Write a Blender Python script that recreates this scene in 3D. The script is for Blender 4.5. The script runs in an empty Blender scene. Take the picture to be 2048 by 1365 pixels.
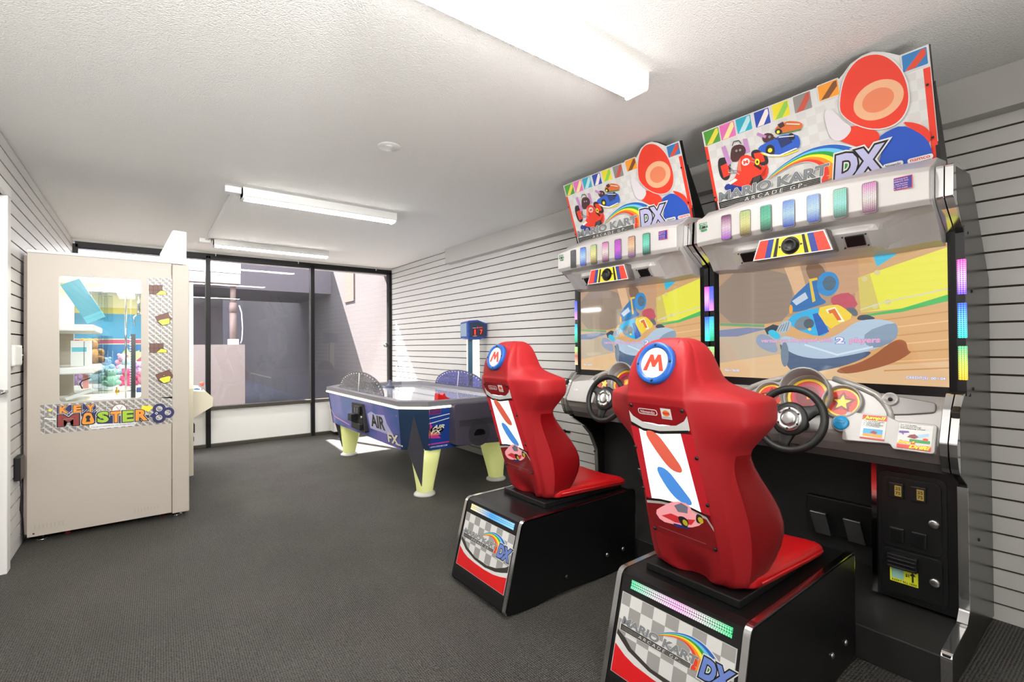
import bpy, bmesh, math, random
from mathutils import Vector, Matrix
from mathutils.geometry import tessellate_polygon
random.seed(7)
PI=math.pi
SC=bpy.context.scene
COL=SC.collection
# ------------------------------------------------ camera
cam_d=bpy.data.cameras.new('camera'); cam=bpy.data.objects.new('camera',cam_d); COL.objects.link(cam)
cam_d.sensor_width=36.0; cam_d.sensor_fit='HORIZONTAL'; cam_d.lens=962.0/2048*36.0
cam_d.clip_start=.02; cam_d.clip_end=200
_R=((7.95409561e-01,-4.48016374e-04,6.06072132e-01),(-6.06028677e-01,1.14095440e-02,7.95360965e-01),(-7.27134139e-03,-9.99934809e-01,8.80374961e-03))
cam.matrix_world=Matrix(((_R[0][0],-_R[0][1],-_R[0][2],0),(_R[1][0],-_R[1][1],-_R[1][2],0),(_R[2][0],-_R[2][1],-_R[2][2],1.203),(0,0,0,1)))
SC.camera=cam
# ------------------------------------------------ view, world, sun
SC.view_settings.view_transform='Standard'; SC.view_settings.look='None'
SC.view_settings.gamma=1; SC.view_settings.use_curve_mapping=False
SC.view_settings.exposure=0.0
W=bpy.data.worlds.new('sky'); SC.world=W; W.use_nodes=True
bg=W.node_tree.nodes['Background']; bg.inputs[0].default_value=(.80,.88,1,1); bg.inputs[1].default_value=8
sd=bpy.data.lights.new('sun','SUN'); sd.energy=85; sd.angle=.012; sd.color=(1,.95,.88)
sun=bpy.data.objects.new('sun',sd); COL.objects.link(sun)
sun.rotation_euler=Vector((.35,-1,-1.2)).to_track_quat('-Z','Y').to_euler(); sun.location=(1,12,9)
REAR_FILL=70
UP_FILL=60
LAMP=66.0   # luminance of the tube diffusers
# added fill lights behind the camera that brighten the ceiling and room
def fill_light(name,loc,d,sx,sy,e,sp):
    ad=bpy.data.lights.new(name,'AREA'); ad.shape='RECTANGLE'; ad.size=sx; ad.size_y=sy; ad.energy=e; ad.color=(1,.99,.965); ad.spread=math.radians(sp)
    al=bpy.data.objects.new(name,ad); COL.objects.link(al); al.location=loc; al.rotation_euler=Vector(d).to_track_quat('-Z','Z').to_euler()
fill_light('rear_fill',(-.15,-.9,2.24),(.0,1,.04),.9,.16,REAR_FILL,110)
fill_light('upward_fill',(.1,-1.5,.5),(.0,.62,.78),1.2,1.2,UP_FILL,95)
# ------------------------------------------------ helpers
def lin(c):
    if isinstance(c,str):
        c=[int(c[i:i+2],16)/255 for i in (0,2,4)]
    return tuple((x/12.92 if x<=.04045 else ((x+.055)/1.055)**2.4) for x in c)
MATS={}
def mat(name,col='808080',rough=.5,metal=0,emit=0,spec=.5,coat=0,trans=0,bump=None,ecol=None):
    if name in MATS: return MATS[name]
    m=bpy.data.materials.new(name); m.use_nodes=True; MATS[name]=m
    b=m.node_tree.nodes['Principled BSDF']; c=lin(col)+(1,)
    b.inputs['Base Color'].default_value=c; b.inputs['Roughness'].default_value=rough
    b.inputs['Metallic'].default_value=metal; b.inputs['Specular IOR Level'].default_value=spec
    b.inputs['Coat Weight'].default_value=coat; b.inputs['Coat Roughness'].default_value=.05
    b.inputs['Transmission Weight'].default_value=trans
    if emit:
        b.inputs['Emission Color'].default_value=(lin(ecol)+(1,)) if ecol else c; b.inputs['Emission Strength'].default_value=emit
    if bump:
        sc,st,dist=bump; nt=m.node_tree
        tc=nt.nodes.new('ShaderNodeTexCoord'); n=nt.nodes.new('ShaderNodeTexNoise'); n.inputs['Scale'].default_value=sc; n.inputs['Detail'].default_value=4
        bp=nt.nodes.new('ShaderNodeBump'); bp.inputs['Strength'].default_value=st; bp.inputs['Distance'].default_value=dist
        nt.links.new(tc.outputs['Object'],n.inputs['Vector']); nt.links.new(n.outputs[0],bp.inputs['Height']); nt.links.new(bp.outputs[0],b.inputs['Normal'])
    return m
def N(m,t,**kw):
    n=m.node_tree.nodes.new(t)
    for k,v in kw.items():
        if k in n.inputs.keys(): n.inputs[k].default_value=v
        else: setattr(n,k,v)
    return n
def L(m,a,b): m.node_tree.links.new(a,b)
def P(m): return m.node_tree.nodes['Principled BSDF']
def mixcol(m,fac,c1,c2):
    r=N(m,'ShaderNodeMix',data_type='RGBA'); 
    if fac is not None: L(m,fac,r.inputs[0])
    r.inputs[6].default_value=lin(c1)+(1,); r.inputs[7].default_value=lin(c2)+(1,)
    return r.outputs[2]
def tag(o,label=None,cat=None,group=None,kind=None):
    if label: o['label']=label
    if cat: o['category']=cat
    if group: o['group']=group
    if kind: o['kind']=kind
    return o
def empty(name,loc=(0,0,0),label=None,cat=None,group=None,kind=None):
    o=bpy.data.objects.new(name,None); COL.objects.link(o); o.location=loc; o.empty_display_size=.1
    return tag(o,label,cat,group,kind)
def fillet(pts,r,n=4,closed=True):
    out=[]; k=len(pts)
    for i,p in enumerate(pts):
        if not closed and (i==0 or i==k-1): out.append(tuple(p)); continue
        rr=r[i] if isinstance(r,(list,tuple)) else r
        a=Vector(pts[i-1]);b=Vector(p);c=Vector(pts[(i+1)%k])
        u=(a-b);v=(c-b);lu=u.length;lv=v.length
        if rr<=0 or lu<1e-6 or lv<1e-6: out.append(tuple(p)); continue
        u/=lu;v/=lv;ang=u.angle(v)
        if ang>PI-.02: out.append(tuple(p)); continue
        d=min(rr/math.tan(ang/2),lu*.49,lv*.49)
        p0=b+u*d;p1=b+v*d
        for j in range(n+1):
            t=j/n; q=p0*(1-t)**2+b*2*t*(1-t)+p1*t*t; out.append(tuple(q))
    return out
class MB:
    """collects shapes into one mesh"""
    def __init__(s): s.v=[];s.f=[];s.m=[];s.mats=[];s.sm=[]
    def mi(s,m):
        if m not in s.mats: s.mats.append(m)
        return s.mats.index(m)
    def add(s,vs,fs,m,smooth=False):
        b=len(s.v); s.v+= [tuple(x) for x in vs]; i=s.mi(m)
        for f in fs: s.f.append(tuple(b+k for k in f)); s.m.append(i); s.sm.append(smooth)
    def box(s,a,b,m,M=None):
        x0,y0,z0=a;x1,y1,z1=b
        vs=[(x0,y0,z0),(x1,y0,z0),(x1,y1,z0),(x0,y1,z0),(x0,y0,z1),(x1,y0,z1),(x1,y1,z1),(x0,y1,z1)]
        if M: vs=[tuple(M@Vector(v)) for v in vs]
        s.add(vs,[(0,3,2,1),(4,5,6,7),(0,1,5,4),(1,2,6,5),(2,3,7,6),(3,0,4,7)],m)
    def prism(s,pts,a,b,ax,m,smooth=False,m2=None):
        """polygon pts extruded along axis ax from a to b. ax Y: pts are (x,z); X: (y,z); Z: (x,y)"""
        def mk(p,t):
            return (p[0],t,p[1]) if ax=='Y' else (t,p[0],p[1]) if ax=='X' else (p[0],p[1],t)
        n=len(pts); vs=[mk(p,a) for p in pts]+[mk(p,b) for p in pts]
        tri=tessellate_polygon([[Vector((p[0],p[1],0)) for p in pts]])
        ar=sum(pts[i][0]*pts[(i+1)%n][1]-pts[(i+1)%n][0]*pts[i][1] for i in range(n))
        sides=[(i,(i+1)%n,n+(i+1)%n,n+i) for i in range(n)]
        s.add(vs,[tuple(t) for t in tri]+[tuple(n+k for k in t[::-1]) for t in tri],m2 or m)
        b0=len(s.v)-2*n; i=s.mi(m)
        for f in sides: s.f.append(tuple(b0+k for k in f)); s.m.append(i); s.sm.append(smooth)
    def frame(s,O,U,V,Nn): return lambda p:Vector(O)+Vector(U)*p[0]+Vector(V)*p[1]+Vector(Nn)*p[2]
    def lathe(s,prof,O,axis,m,n=32,smooth=True,ref=None):
        """prof: list of (r,h) along axis from O"""
        A=Vector(axis).normalized(); U=A.orthogonal().normalized() if ref is None else Vector(ref).normalized(); V=A.cross(U)
        vs=[];fs=[]
        for r,h in prof:
            for j in range(n):
                t=2*PI*j/n; vs.append(Vector(O)+A*h+(U*math.cos(t)+V*math.sin(t))*r)
        for i in range(len(prof)-1):
            for j in range(n):
                k=(j+1)%n; fs.append((i*n+j,i*n+k,(i+1)*n+k,(i+1)*n+j))
        if prof[0][0]>1e-5: fs.append(tuple(range(n-1,-1,-1)))
        if prof[-1][0]>1e-5: fs.append(tuple((len(prof)-1)*n+j for j in range(n)))
        s.add(vs,fs,m,smooth)
    def cyl(s,a,b,r,m,n=16,r2=None,smooth=True):
        a=Vector(a);b=Vector(b); s.lathe([(r,0),(r if r2 is None else r2,(b-a).length)],a,b-a,m,n,smooth)
    def tube(s,path,r,m,n=10,closed=False,smooth=True,sx=1.0):
        pts=[Vector(p) for p in path]; k=len(pts); vs=[];fs=[]; prev=None
        for i,p in enumerate(pts):
            if closed: d=pts[(i+1)%k]-pts[i-1]
            else: d=pts[min(i+1,k-1)]-pts[max(i-1,0)]
            d.normalize()
            u=d.orthogonal().normalized() if prev is None else (prev-d*prev.dot(d)).normalized()
            prev=u; w=d.cross(u)
            for j in range(n):
                t=2*PI*j/n; vs.append(p+(u*math.cos(t)*sx+w*math.sin(t))*r)
        for i in range(k if closed else k-1):
            q=(i+1)%k
            for j in range(n):
                l=(j+1)%n; fs.append((i*n+j,i*n+l,q*n+l,q*n+j))
        if not closed: fs.append(tuple(range(n-1,-1,-1))); fs.append(tuple((k-1)*n+j for j in range(n)))
        s.add(vs,fs,m,smooth)
    def ribbon(s,path,y0,y1,th,m,closed=False,smooth=False):
        """flat trim following an XZ path, between y0 and y1, th outward (left of travel)"""
        k=len(path);o=[]
        for i in range(k):
            a=Vector(path[i-1] if (i>0 or closed) else path[i]);c=Vector(path[(i+1)%k] if (i<k-1 or closed) else path[i])
            d=(c-a).normalized(); o.append((path[i][0]-d.y*th,path[i][1]+d.x*th))
        vs=[]
        for i in range(k):
            vs+=[(path[i][0],y0,path[i][1]),(path[i][0],y1,path[i][1]),(o[i][0],y1,o[i][1]),(o[i][0],y0,o[i][1])]
        fs=[]
        for i in range(k if closed else k-1):
            a=4*i;b=4*((i+1)%k)
            for j in range(4): fs.append((a+j,a+(j+1)%4,b+(j+1)%4,b+j))
        if not closed: fs+=[(0,3,2,1),(4*k-4,4*k-3,4*k-2,4*k-1)]
        s.add(vs,fs,m,smooth)
    def grid(s,rows,m,smooth=True,cu=False,capa=False,capb=False):
        h=len(rows);w=len(rows[0]);vs=[p for r in rows for p in r];fs=[]
        for i in range(h-1):
            for j in range(w if cu else w-1):
                k=(j+1)%w; fs.append((i*w+j,i*w+k,(i+1)*w+k,(i+1)*w+j))
        if capa: fs.append(tuple(range(w-1,-1,-1)))
        if capb: fs.append(tuple((h-1)*w+j for j in range(w)))
        s.add(vs,fs,m,smooth)
    def sphere(s,c,r,m,n=14,M=None):
        rx,ry,rz=r if isinstance(r,(tuple,list)) else (r,r,r)
        rows=[]
        for i in range(n+1):
            ph=-PI/2+PI*i/n; 
            row=[]
            for j in range(2*n):
                th=PI*j/n; p=Vector((rx*math.cos(ph)*math.cos(th),ry*math.cos(ph)*math.sin(th),rz*math.sin(ph)))
                if M: p=M@p
                row.append(Vector(c)+p)
            rows.append(row)
        s.grid(rows,m,True,cu=True)
    def build(s,name,parent=None,bevel=0,seg=2,sub=0,angle=35,recalc=True,off=None):
        me=bpy.data.meshes.new(name); me.from_pydata(s.v,[],s.f)
        for m in s.mats: me.materials.append(m)
        for i,p in enumerate(me.polygons): p.material_index=s.m[i]; p.use_smooth=s.sm[i]
        if recalc:
            bm=bmesh.new(); bm.from_mesh(me); bmesh.ops.recalc_face_normals(bm,faces=bm.faces); bm.to_mesh(me); bm.free()
        o=bpy.data.objects.new(name,me); COL.objects.link(o)
        if parent is not None:
            o.parent=parent
            b=parent
            T=Vector((0,0,0))
            while b is not None: T+=b.location; b=b.parent
            me.transform(Matrix.Translation(-T))
        if bevel:
            md=o.modifiers.new('b','BEVEL'); md.width=bevel; md.segments=seg; md.limit_method='ANGLE'; md.angle_limit=math.radians(angle)
            md.harden_normals=False
        if sub:
            md=o.modifiers.new('s','SUBSURF'); md.levels=sub; md.render_levels=sub
        return o
_TX={}
def text_mesh(s,bold,shear):
    key=(s,bold,shear)
    if key in _TX: return _TX[key]
    c=bpy.data.curves.new('t','FONT'); c.body=s; c.size=1; c.shear=shear; c.offset=bold; c.fill_mode='FRONT'; c.resolution_u=3
    o=bpy.data.objects.new('t',c); COL.objects.link(o)
    dg=bpy.context.evaluated_depsgraph_get(); me=bpy.data.meshes.new_from_object(o.evaluated_get(dg))
    vs=[(v.co.x,v.co.y) for v in me.vertices]; fs=[tuple(p.vertices) for p in me.polygons]
    bpy.data.objects.remove(o); bpy.data.curves.remove(c); bpy.data.meshes.remove(me)
    _TX[key]=(vs,fs); return vs,fs
class Art:
    """flat printed artwork: stacked coloured shapes on a panel"""
    def __init__(s,O,U,V,off=.0004,dz=.00012):
        s.O=Vector(O);s.U=Vector(U).normalized();V=Vector(V);s.V=(V-s.U*V.dot(s.U)).normalized();s.N=s.U.cross(s.V)
        s.off=off;s.dz=dz;s.k=0;s.mb=MB();s.T=None
    def at(s,u,v,w=0): return s.O+s.U*u+s.V*v+s.N*w
    def raw(s,vs,fs,m,layer=None):
        if layer is None: s.k+=1; layer=s.k
        z=s.off+layer*s.dz
        if s.T: vs=[s.T(*p) for p in vs]
        s.mb.add([s.at(p[0],p[1],z) for p in vs],fs,m)
    def poly(s,pts,m,layer=None):
        tri=tessellate_polygon([[Vector((p[0],p[1],0)) for p in pts]])
        t2=[]
        for t in tri:
            a,b,c=[pts[i] for i in t]
            t2.append(tuple(t) if (b[0]-a[0])*(c[1]-a[1])-(b[1]-a[1])*(c[0]-a[0])>0 else tuple(t[::-1]))
        s.raw(pts,t2,m,layer)
    def rect(s,u0,v0,u1,v1,m,r=0,layer=None):
        p=[(u0,v0),(u1,v0),(u1,v1),(u0,v1)]
        s.poly(fillet(p,r,4) if r else p,m,layer)
    def disc(s,u,v,r,m,ry=None,n=32,layer=None):
        ry=ry or r; s.poly([(u+r*math.cos(2*PI*i/n),v+ry*math.sin(2*PI*i/n)) for i in range(n)],m,layer)
    def star(s,u,v,r,m,r2=None,layer=None,a0=PI/2):
        r2=r2 or r*.5; s.poly([(u+(r if i%2==0 else r2)*math.cos(a0+PI*i/5),v+(r if i%2==0 else r2)*math.sin(a0+PI*i/5)) for i in range(10)],m,layer)
    def line(s,pts,w,m,layer=None):
        if layer is None: s.k+=1; layer=s.k
        for a,b in zip(pts,pts[1:]):
            d=Vector((b[0]-a[0],b[1]-a[1]));
            if d.length<1e-9: continue
            d.normalize(); n=Vector((-d.y,d.x))*w/2; e=d*w*.3
            s.poly([(a[0]-n.x-e.x,a[1]-n.y-e.y),(b[0]-n.x+e.x,b[1]-n.y+e.y),(b[0]+n.x+e.x,b[1]+n.y+e.y),(a[0]+n.x-e.x,a[1]+n.y-e.y)],m,layer)
    def band(s,A,B,t0,t1,m):
        a=[(p[0]*(1-t0)+q[0]*t0,p[1]*(1-t0)+q[1]*t0) for p,q in zip(A,B)]
        b=[(p[0]*(1-t1)+q[0]*t1,p[1]*(1-t1)+q[1]*t1) for p,q in zip(A,B)]
        s.k+=1
        for i in range(len(a)-1): s.poly([a[i],a[i+1],b[i+1],b[i]],m,s.k)
    def checker(s,u0,v0,u1,v1,sz,m,du=0,dv=0,clip=None):
        s.k+=1; i=0
        ny=int((v1-v0)/sz)+2;nx=int((u1-u0)/sz)+2
        for i in range(nx):
            for j in range(ny):
                if (i+j)%2: continue
                a=max(u0,u0+i*sz-du);b=min(u1,u0+(i+1)*sz-du);c=max(v0,v0+j*sz-dv);d=min(v1,v0+(j+1)*sz-dv)
                if b-a>.002 and d-c>.002:
                    if clip and not clip((a+b)/2,(c+d)/2): continue
                    s.poly([(a,c),(b,c),(b,d),(a,d)],m,s.k)
    def text(s,t,u,v,w,h,m,shear=0,bold=0,outline=None,skew=0,rot=0,arc=0):
        """text fitted to the box (u,v,w,h); outline=[(extra bold, material),...] drawn below, widest first"""
        vs,fs=text_mesh(t,bold,shear)
        x0=min(p[0] for p in vs);x1=max(p[0] for p in vs);y0=min(p[1] for p in vs);y1=max(p[1] for p in vs)
        sx=w/(x1-x0);sy=h/(y1-y0); cr,sr=math.cos(rot),math.sin(rot)
        def tr(p):
            x=(p[0]-x0)*sx;y=(p[1]-y0)*sy; y+=x*skew+arc*math.sin(PI*x/w)
            return (u+x*cr-y*sr,v+x*sr+y*cr)
        for e,mm in (outline or []):
            a,b=text_mesh(t,bold+e,shear); s.raw([tr(p) for p in a],b,mm)
        s.raw([tr(p) for p in vs],fs,m)
    def plate(s,pts,th,m,back=None):
        """solid backing of thickness th behind the print"""
        n=len(pts); 
        T=s.T or (lambda u,v:(u,v))
        vs=[s.at(*T(*p),0) for p in pts]+[s.at(*T(*p),-th) for p in pts]
        tri=tessellate_polygon([[Vector((p[0],p[1],0)) for p in pts]])
        s.mb.add(vs,[tuple(t) for t in tri]+[tuple(n+k for k in t) for t in tri],m)
        s.mb.add(vs,[(i,(i+1)%n,n+(i+1)%n,n+i) for i in range(n)],back or m)
    def build(s,name,parent): return s.mb.build(name,parent,recalc=False)
def ch(pts,n=2):
    for _ in range(n):
        o=[];k=len(pts)
        for i in range(k):
            a=pts[i];b=pts[(i+1)%k];o+=[(a[0]*.75+b[0]*.25,a[1]*.75+b[1]*.25),(a[0]*.25+b[0]*.75,a[1]*.25+b[1]*.75)]
        pts=o
    return pts
def cho(pts,n=2):
    for _ in range(n):
        o=[pts[0]]
        for a,b in zip(pts,pts[1:]): o+=[(a[0]*.75+b[0]*.25,a[1]*.75+b[1]*.25),(a[0]*.25+b[0]*.75,a[1]*.25+b[1]*.75)]
        pts=o+[pts[-1]]
    return pts
def copy_tree(o,parent=None,shift=None):
    c=o.copy(); COL.objects.link(c)
    if parent is not None: c.parent=parent
    if shift: c.location=Vector(c.location)+Vector(shift)
    for ch in list(o.children): copy_tree(ch,c)
    return c
MQ = {
  'corners': [(-0.0,0.445),(0.902,0.435),(0.869,-0.015),(-0.001,0.024)],
  't0': [(0.005,0.436),(0.092,0.43),(0.076,0.349),(0.001,0.359)],
  't1': [(0.09,0.437),(0.172,0.43),(0.162,0.353),(0.086,0.359)],
  't2': [(0.173,0.437),(0.252,0.433),(0.245,0.359),(0.17,0.362)],
  't3': [(0.261,0.436),(0.336,0.433),(0.331,0.357),(0.255,0.36)],
  't4': [(0.343,0.437),(0.421,0.435),(0.419,0.363),(0.342,0.363)],
  't5': [(0.433,0.438),(0.51,0.436),(0.506,0.363),(0.431,0.361)],
  't6': [(0.532,0.443),(0.614,0.434),(0.609,0.366),(0.532,0.374)],
  't7': [(0.817,0.435),(0.898,0.434),(0.894,0.361),(0.826,0.368)],
  'bump': [(0.617,0.422),(0.636,0.453),(0.658,0.475),(0.684,0.488),(0.712,0.488),(0.744,0.48),(0.773,0.461),(0.794,0.442),(0.814,0.431)],
  'dome': [(0.604,0.32),(0.617,0.383),(0.636,0.431),(0.662,0.463),(0.693,0.481),(0.735,0.478),(0.769,0.458),(0.796,0.424),(0.818,0.379),(0.83,0.317),(0.828,0.255),(0.802,0.207),(0.756,0.191),(0.701,0.205),(0.646,0.247),(0.616,0.287)],
  'visor': [(0.672,0.382),(0.73,0.39),(0.784,0.386),(0.817,0.369),(0.825,0.319),(0.817,0.275),(0.764,0.28),(0.709,0.285),(0.672,0.299),(0.662,0.342)],
  'blue': [(0.731,0.13),(0.72,0.164),(0.755,0.18),(0.8,0.186),(0.841,0.15),(0.871,0.108),(0.883,0.051),(0.867,0.013),(0.846,0.008),(0.686,0.02),(0.721,0.079)],
  'redsw': [(0.575,0.208),(0.61,0.243),(0.665,0.235),(0.723,0.191),(0.729,0.156),(0.731,0.13),(0.698,0.135),(0.655,0.146),(0.613,0.178)],
  'red2': [(0.801,0.199),(0.843,0.179),(0.874,0.149),(0.884,0.114),(0.873,0.086),(0.848,0.132),(0.821,0.168)],
  'kr_body': [(0.083,0.155),(0.134,0.169),(0.159,0.246),(0.18,0.263),(0.213,0.256),(0.241,0.221),(0.268,0.179),(0.286,0.193),(0.291,0.159),(0.272,0.124),(0.23,0.115),(0.173,0.109),(0.126,0.129)],
  'kr_blue': [(0.059,0.132),(0.083,0.155),(0.126,0.129),(0.173,0.109),(0.164,0.098),(0.113,0.1),(0.086,0.111)],
  'kr_seat': [(0.12,0.251),(0.13,0.303),(0.148,0.321),(0.189,0.315),(0.205,0.286),(0.194,0.262),(0.154,0.24)],
  'kr_w1': [(0.055,0.284),(0.093,0.283),(0.122,0.264),(0.106,0.177),(0.073,0.165),(0.05,0.2)],
  'kr_w2': [(0.223,0.273),(0.269,0.265),(0.297,0.217),(0.292,0.185),(0.256,0.189),(0.222,0.226)],
  'kr_p1': [(0.087,0.331),(0.107,0.335),(0.122,0.243),(0.102,0.235)],
  'kr_p2': [(0.197,0.336),(0.217,0.332),(0.219,0.268),(0.201,0.267)],
  'kb_body': [(0.257,0.276),(0.312,0.287),(0.337,0.288),(0.364,0.298),(0.434,0.28),(0.443,0.24),(0.43,0.213),(0.35,0.207),(0.302,0.225),(0.267,0.253)],
  'kb_y': [(0.267,0.253),(0.302,0.225),(0.35,0.207),(0.43,0.213),(0.426,0.205),(0.355,0.2),(0.3,0.219),(0.271,0.241)],
  'kb_seat': [(0.285,0.319),(0.306,0.328),(0.335,0.314),(0.337,0.288),(0.31,0.278),(0.287,0.292)],
  'kb_w1': [(0.292,0.264),(0.313,0.274),(0.332,0.258),(0.33,0.226),(0.31,0.219),(0.29,0.235)],
  'kb_w2': [(0.4,0.292),(0.417,0.289),(0.425,0.265),(0.412,0.257),(0.396,0.268)],
  'ko_body': [(0.345,0.336),(0.396,0.346),(0.419,0.341),(0.46,0.32),(0.459,0.296),(0.435,0.292),(0.389,0.299),(0.354,0.314)],
  'ko_w': [(0.343,0.324),(0.363,0.33),(0.378,0.312),(0.37,0.299),(0.349,0.305)],
  'rb_out': [(0.276,0.119),(0.314,0.145),(0.382,0.177),(0.463,0.199),(0.53,0.198),(0.582,0.185),(0.631,0.157),(0.667,0.119),(0.678,0.087)],
  'rb_in': [(0.284,0.117),(0.339,0.138),(0.397,0.154),(0.451,0.155),(0.489,0.137),(0.508,0.115),(0.519,0.089),(0.51,0.064),(0.498,0.042)],
  'mk': [(0.028,0.074),(0.537,0.078),(0.541,0.111),(0.044,0.114)],
  'bar': [(0.028,0.07),(0.501,0.063),(0.498,0.042),(0.021,0.038)],
  'agp': [(0.15,0.044),(0.423,0.043),(0.426,0.062),(0.158,0.067)],
  'dx': [(0.542,0.036),(0.711,0.025),(0.745,0.131),(0.573,0.149)],
  'nin': [(0.727,0.041),(0.793,0.04),(0.795,0.054),(0.728,0.056)],
  'nam': [(0.807,0.039),(0.884,0.04),(0.885,0.053),(0.808,0.054)],
  'emb': [(0.192,0.232)],
  'rs': [(0.88,0.362),(0.896,0.36),(0.876,-0.012),(0.866,-0.011)],
  'ls': [(-0.007,0.361),(0.021,0.36),(0.007,0.026),(-0.005,0.025)],
}
SC_ = {
  'corners': [(0.001,0.543),(0.922,0.534),(0.922,0.015),(-0.001,0.019)],
  'rockL': [(0.001,0.543),(0.334,0.537),(0.372,0.407),(0.358,0.325),(0.304,0.265),(-0.002,0.277)],
  'sky1': [(0.334,0.537),(0.611,0.551),(0.625,0.347),(0.372,0.421)],
  'skyd': [(0.412,0.54),(0.497,0.542),(0.531,0.393),(0.46,0.426)],
  'yel': [(0.631,0.453),(0.924,0.537),(0.922,0.355),(0.781,0.311),(0.64,0.302)],
  'yel2': [(0.631,0.453),(0.674,0.467),(0.708,0.313),(0.64,0.302)],
  'cyan': [(0.687,0.539),(0.779,0.552),(0.784,0.545),(0.7,0.491)],
  'grn': [(0.635,0.29),(0.781,0.311),(0.922,0.355),(0.922,0.33),(0.781,0.297),(0.64,0.283)],
  'gl': [(0.002,0.284),(0.235,0.267),(0.235,0.253),(0.002,0.269)],
  'red': [(0.519,0.368),(0.554,0.391),(0.609,0.392),(0.635,0.321),(0.553,0.32)],
  'ground2': [(0.002,0.277),(0.304,0.272),(0.329,0.088),(-0.0,0.066)],
  'shadow': [(0.538,0.054),(0.659,0.095),(0.756,0.187),(0.794,0.181),(0.798,0.14),(0.814,0.134),(0.749,0.085),(0.632,0.045),(0.561,0.035)],
  'tube': [(0.473,0.452),(0.485,0.484),(0.515,0.497),(0.549,0.482),(0.563,0.442),(0.554,0.404),(0.525,0.381),(0.49,0.39),(0.472,0.418)],
  'tubein': [(0.493,0.443),(0.505,0.471),(0.529,0.475),(0.549,0.453),(0.548,0.424),(0.531,0.406),(0.505,0.412)],
  'bod1': [(0.352,0.319),(0.359,0.381),(0.411,0.431),(0.455,0.467),(0.479,0.451),(0.478,0.385),(0.519,0.355),(0.459,0.339),(0.409,0.322)],
  'bodw': [(0.365,0.373),(0.423,0.41),(0.435,0.381),(0.384,0.351)],
  'bar1': [(0.439,0.469),(0.473,0.472),(0.476,0.462),(0.451,0.458),(0.466,0.366),(0.453,0.36)],
  'cy1': [(0.338,0.298),(0.465,0.339),(0.495,0.317),(0.523,0.223),(0.482,0.198),(0.37,0.241)],
  'plate': [(0.462,0.332),(0.547,0.346),(0.575,0.331),(0.619,0.284),(0.552,0.255),(0.52,0.23)],
  'one': [(0.507,0.323),(0.544,0.333),(0.58,0.267),(0.558,0.265),(0.53,0.308),(0.515,0.306)],
  'blu2': [(0.453,0.306),(0.477,0.311),(0.52,0.224),(0.476,0.205)],
  'nose': [(0.303,0.187),(0.331,0.215),(0.433,0.172),(0.551,0.203),(0.619,0.265),(0.687,0.274),(0.756,0.259),(0.77,0.229),(0.76,0.181),(0.691,0.145),(0.606,0.12),(0.492,0.098),(0.394,0.11),(0.33,0.144)],
  'nosed': [(0.655,0.22),(0.756,0.259),(0.77,0.229),(0.76,0.181),(0.691,0.145),(0.649,0.17)],
  'under': [(0.303,0.18),(0.33,0.144),(0.394,0.11),(0.492,0.098),(0.685,0.145),(0.659,0.108),(0.55,0.061),(0.4,0.028),(0.355,0.04),(0.323,0.095)],
  'rearw': [(0.191,0.203),(0.22,0.224),(0.276,0.201),(0.303,0.137),(0.275,0.123),(0.198,0.159)],
  'blk': [(0.235,0.246),(0.277,0.266),(0.304,0.258),(0.29,0.23),(0.249,0.216)],
  'cyl': [(0.249,0.231),(0.277,0.244),(0.317,0.208),(0.297,0.187),(0.263,0.209)],
  'pipes': [(0.304,0.258),(0.331,0.285),(0.364,0.276),(0.357,0.242),(0.324,0.215),(0.297,0.244)],
  'eng': [(0.371,0.262),(0.397,0.295),(0.44,0.3),(0.452,0.259),(0.427,0.233),(0.383,0.234)],
  'whl': [(0.581,0.324),(0.614,0.329),(0.632,0.302),(0.624,0.284),(0.597,0.298)],
  'whl2': [(0.63,0.29),(0.661,0.294),(0.692,0.277),(0.687,0.271),(0.624,0.268)],
  'sun': [(0.553,0.326),(0.553,0.326),(0.553,0.326)],
  'txt': [(0.22,0.17),(0.706,0.17),(0.706,0.191),(0.22,0.195)],
  'rev': [(0.032,0.026),(0.137,0.03),(0.137,0.043),(0.032,0.039)],
  'cred': [(0.792,0.021),(0.912,0.024),(0.912,0.037),(0.792,0.035)],
  'chain': [(0.718,0.34),(0.922,0.377)],
}
BF = {
  'corners': [(0.025,0.311),(0.434,0.318)],
  'stripe': [(0.056,0.371),(0.41,0.372),(0.41,0.342),(0.056,0.341)],
  'mk': [(0.033,0.204),(0.321,0.232),(0.319,0.24),(0.036,0.229)],
  'mkc': [(0.034,0.213),(0.309,0.223),(0.32,0.239),(0.036,0.242)],
  'bar': [(0.034,0.196),(0.299,0.206),(0.3,0.214),(0.034,0.209)],
  'agp': [(0.105,0.201),(0.267,0.206),(0.268,0.216),(0.109,0.213)],
  'dx': [(0.317,0.198),(0.423,0.223),(0.43,0.254),(0.327,0.246)],
  'rbo': [(0.165,0.244),(0.21,0.27),(0.255,0.284),(0.299,0.288),(0.343,0.282),(0.37,0.266),(0.384,0.255)],
  'rbi': [(0.175,0.244),(0.212,0.261),(0.257,0.269),(0.29,0.265),(0.305,0.25),(0.312,0.231),(0.307,0.207)],
  'arcw': [(0.036,0.187),(0.086,0.192),(0.139,0.164),(0.21,0.156),(0.275,0.158)],
  'redtop': [(0.029,0.15),(0.105,0.148),(0.184,0.139),(0.233,0.134)],
  'redbot': [(0.028,0.061),(0.093,0.07)],
}
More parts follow.
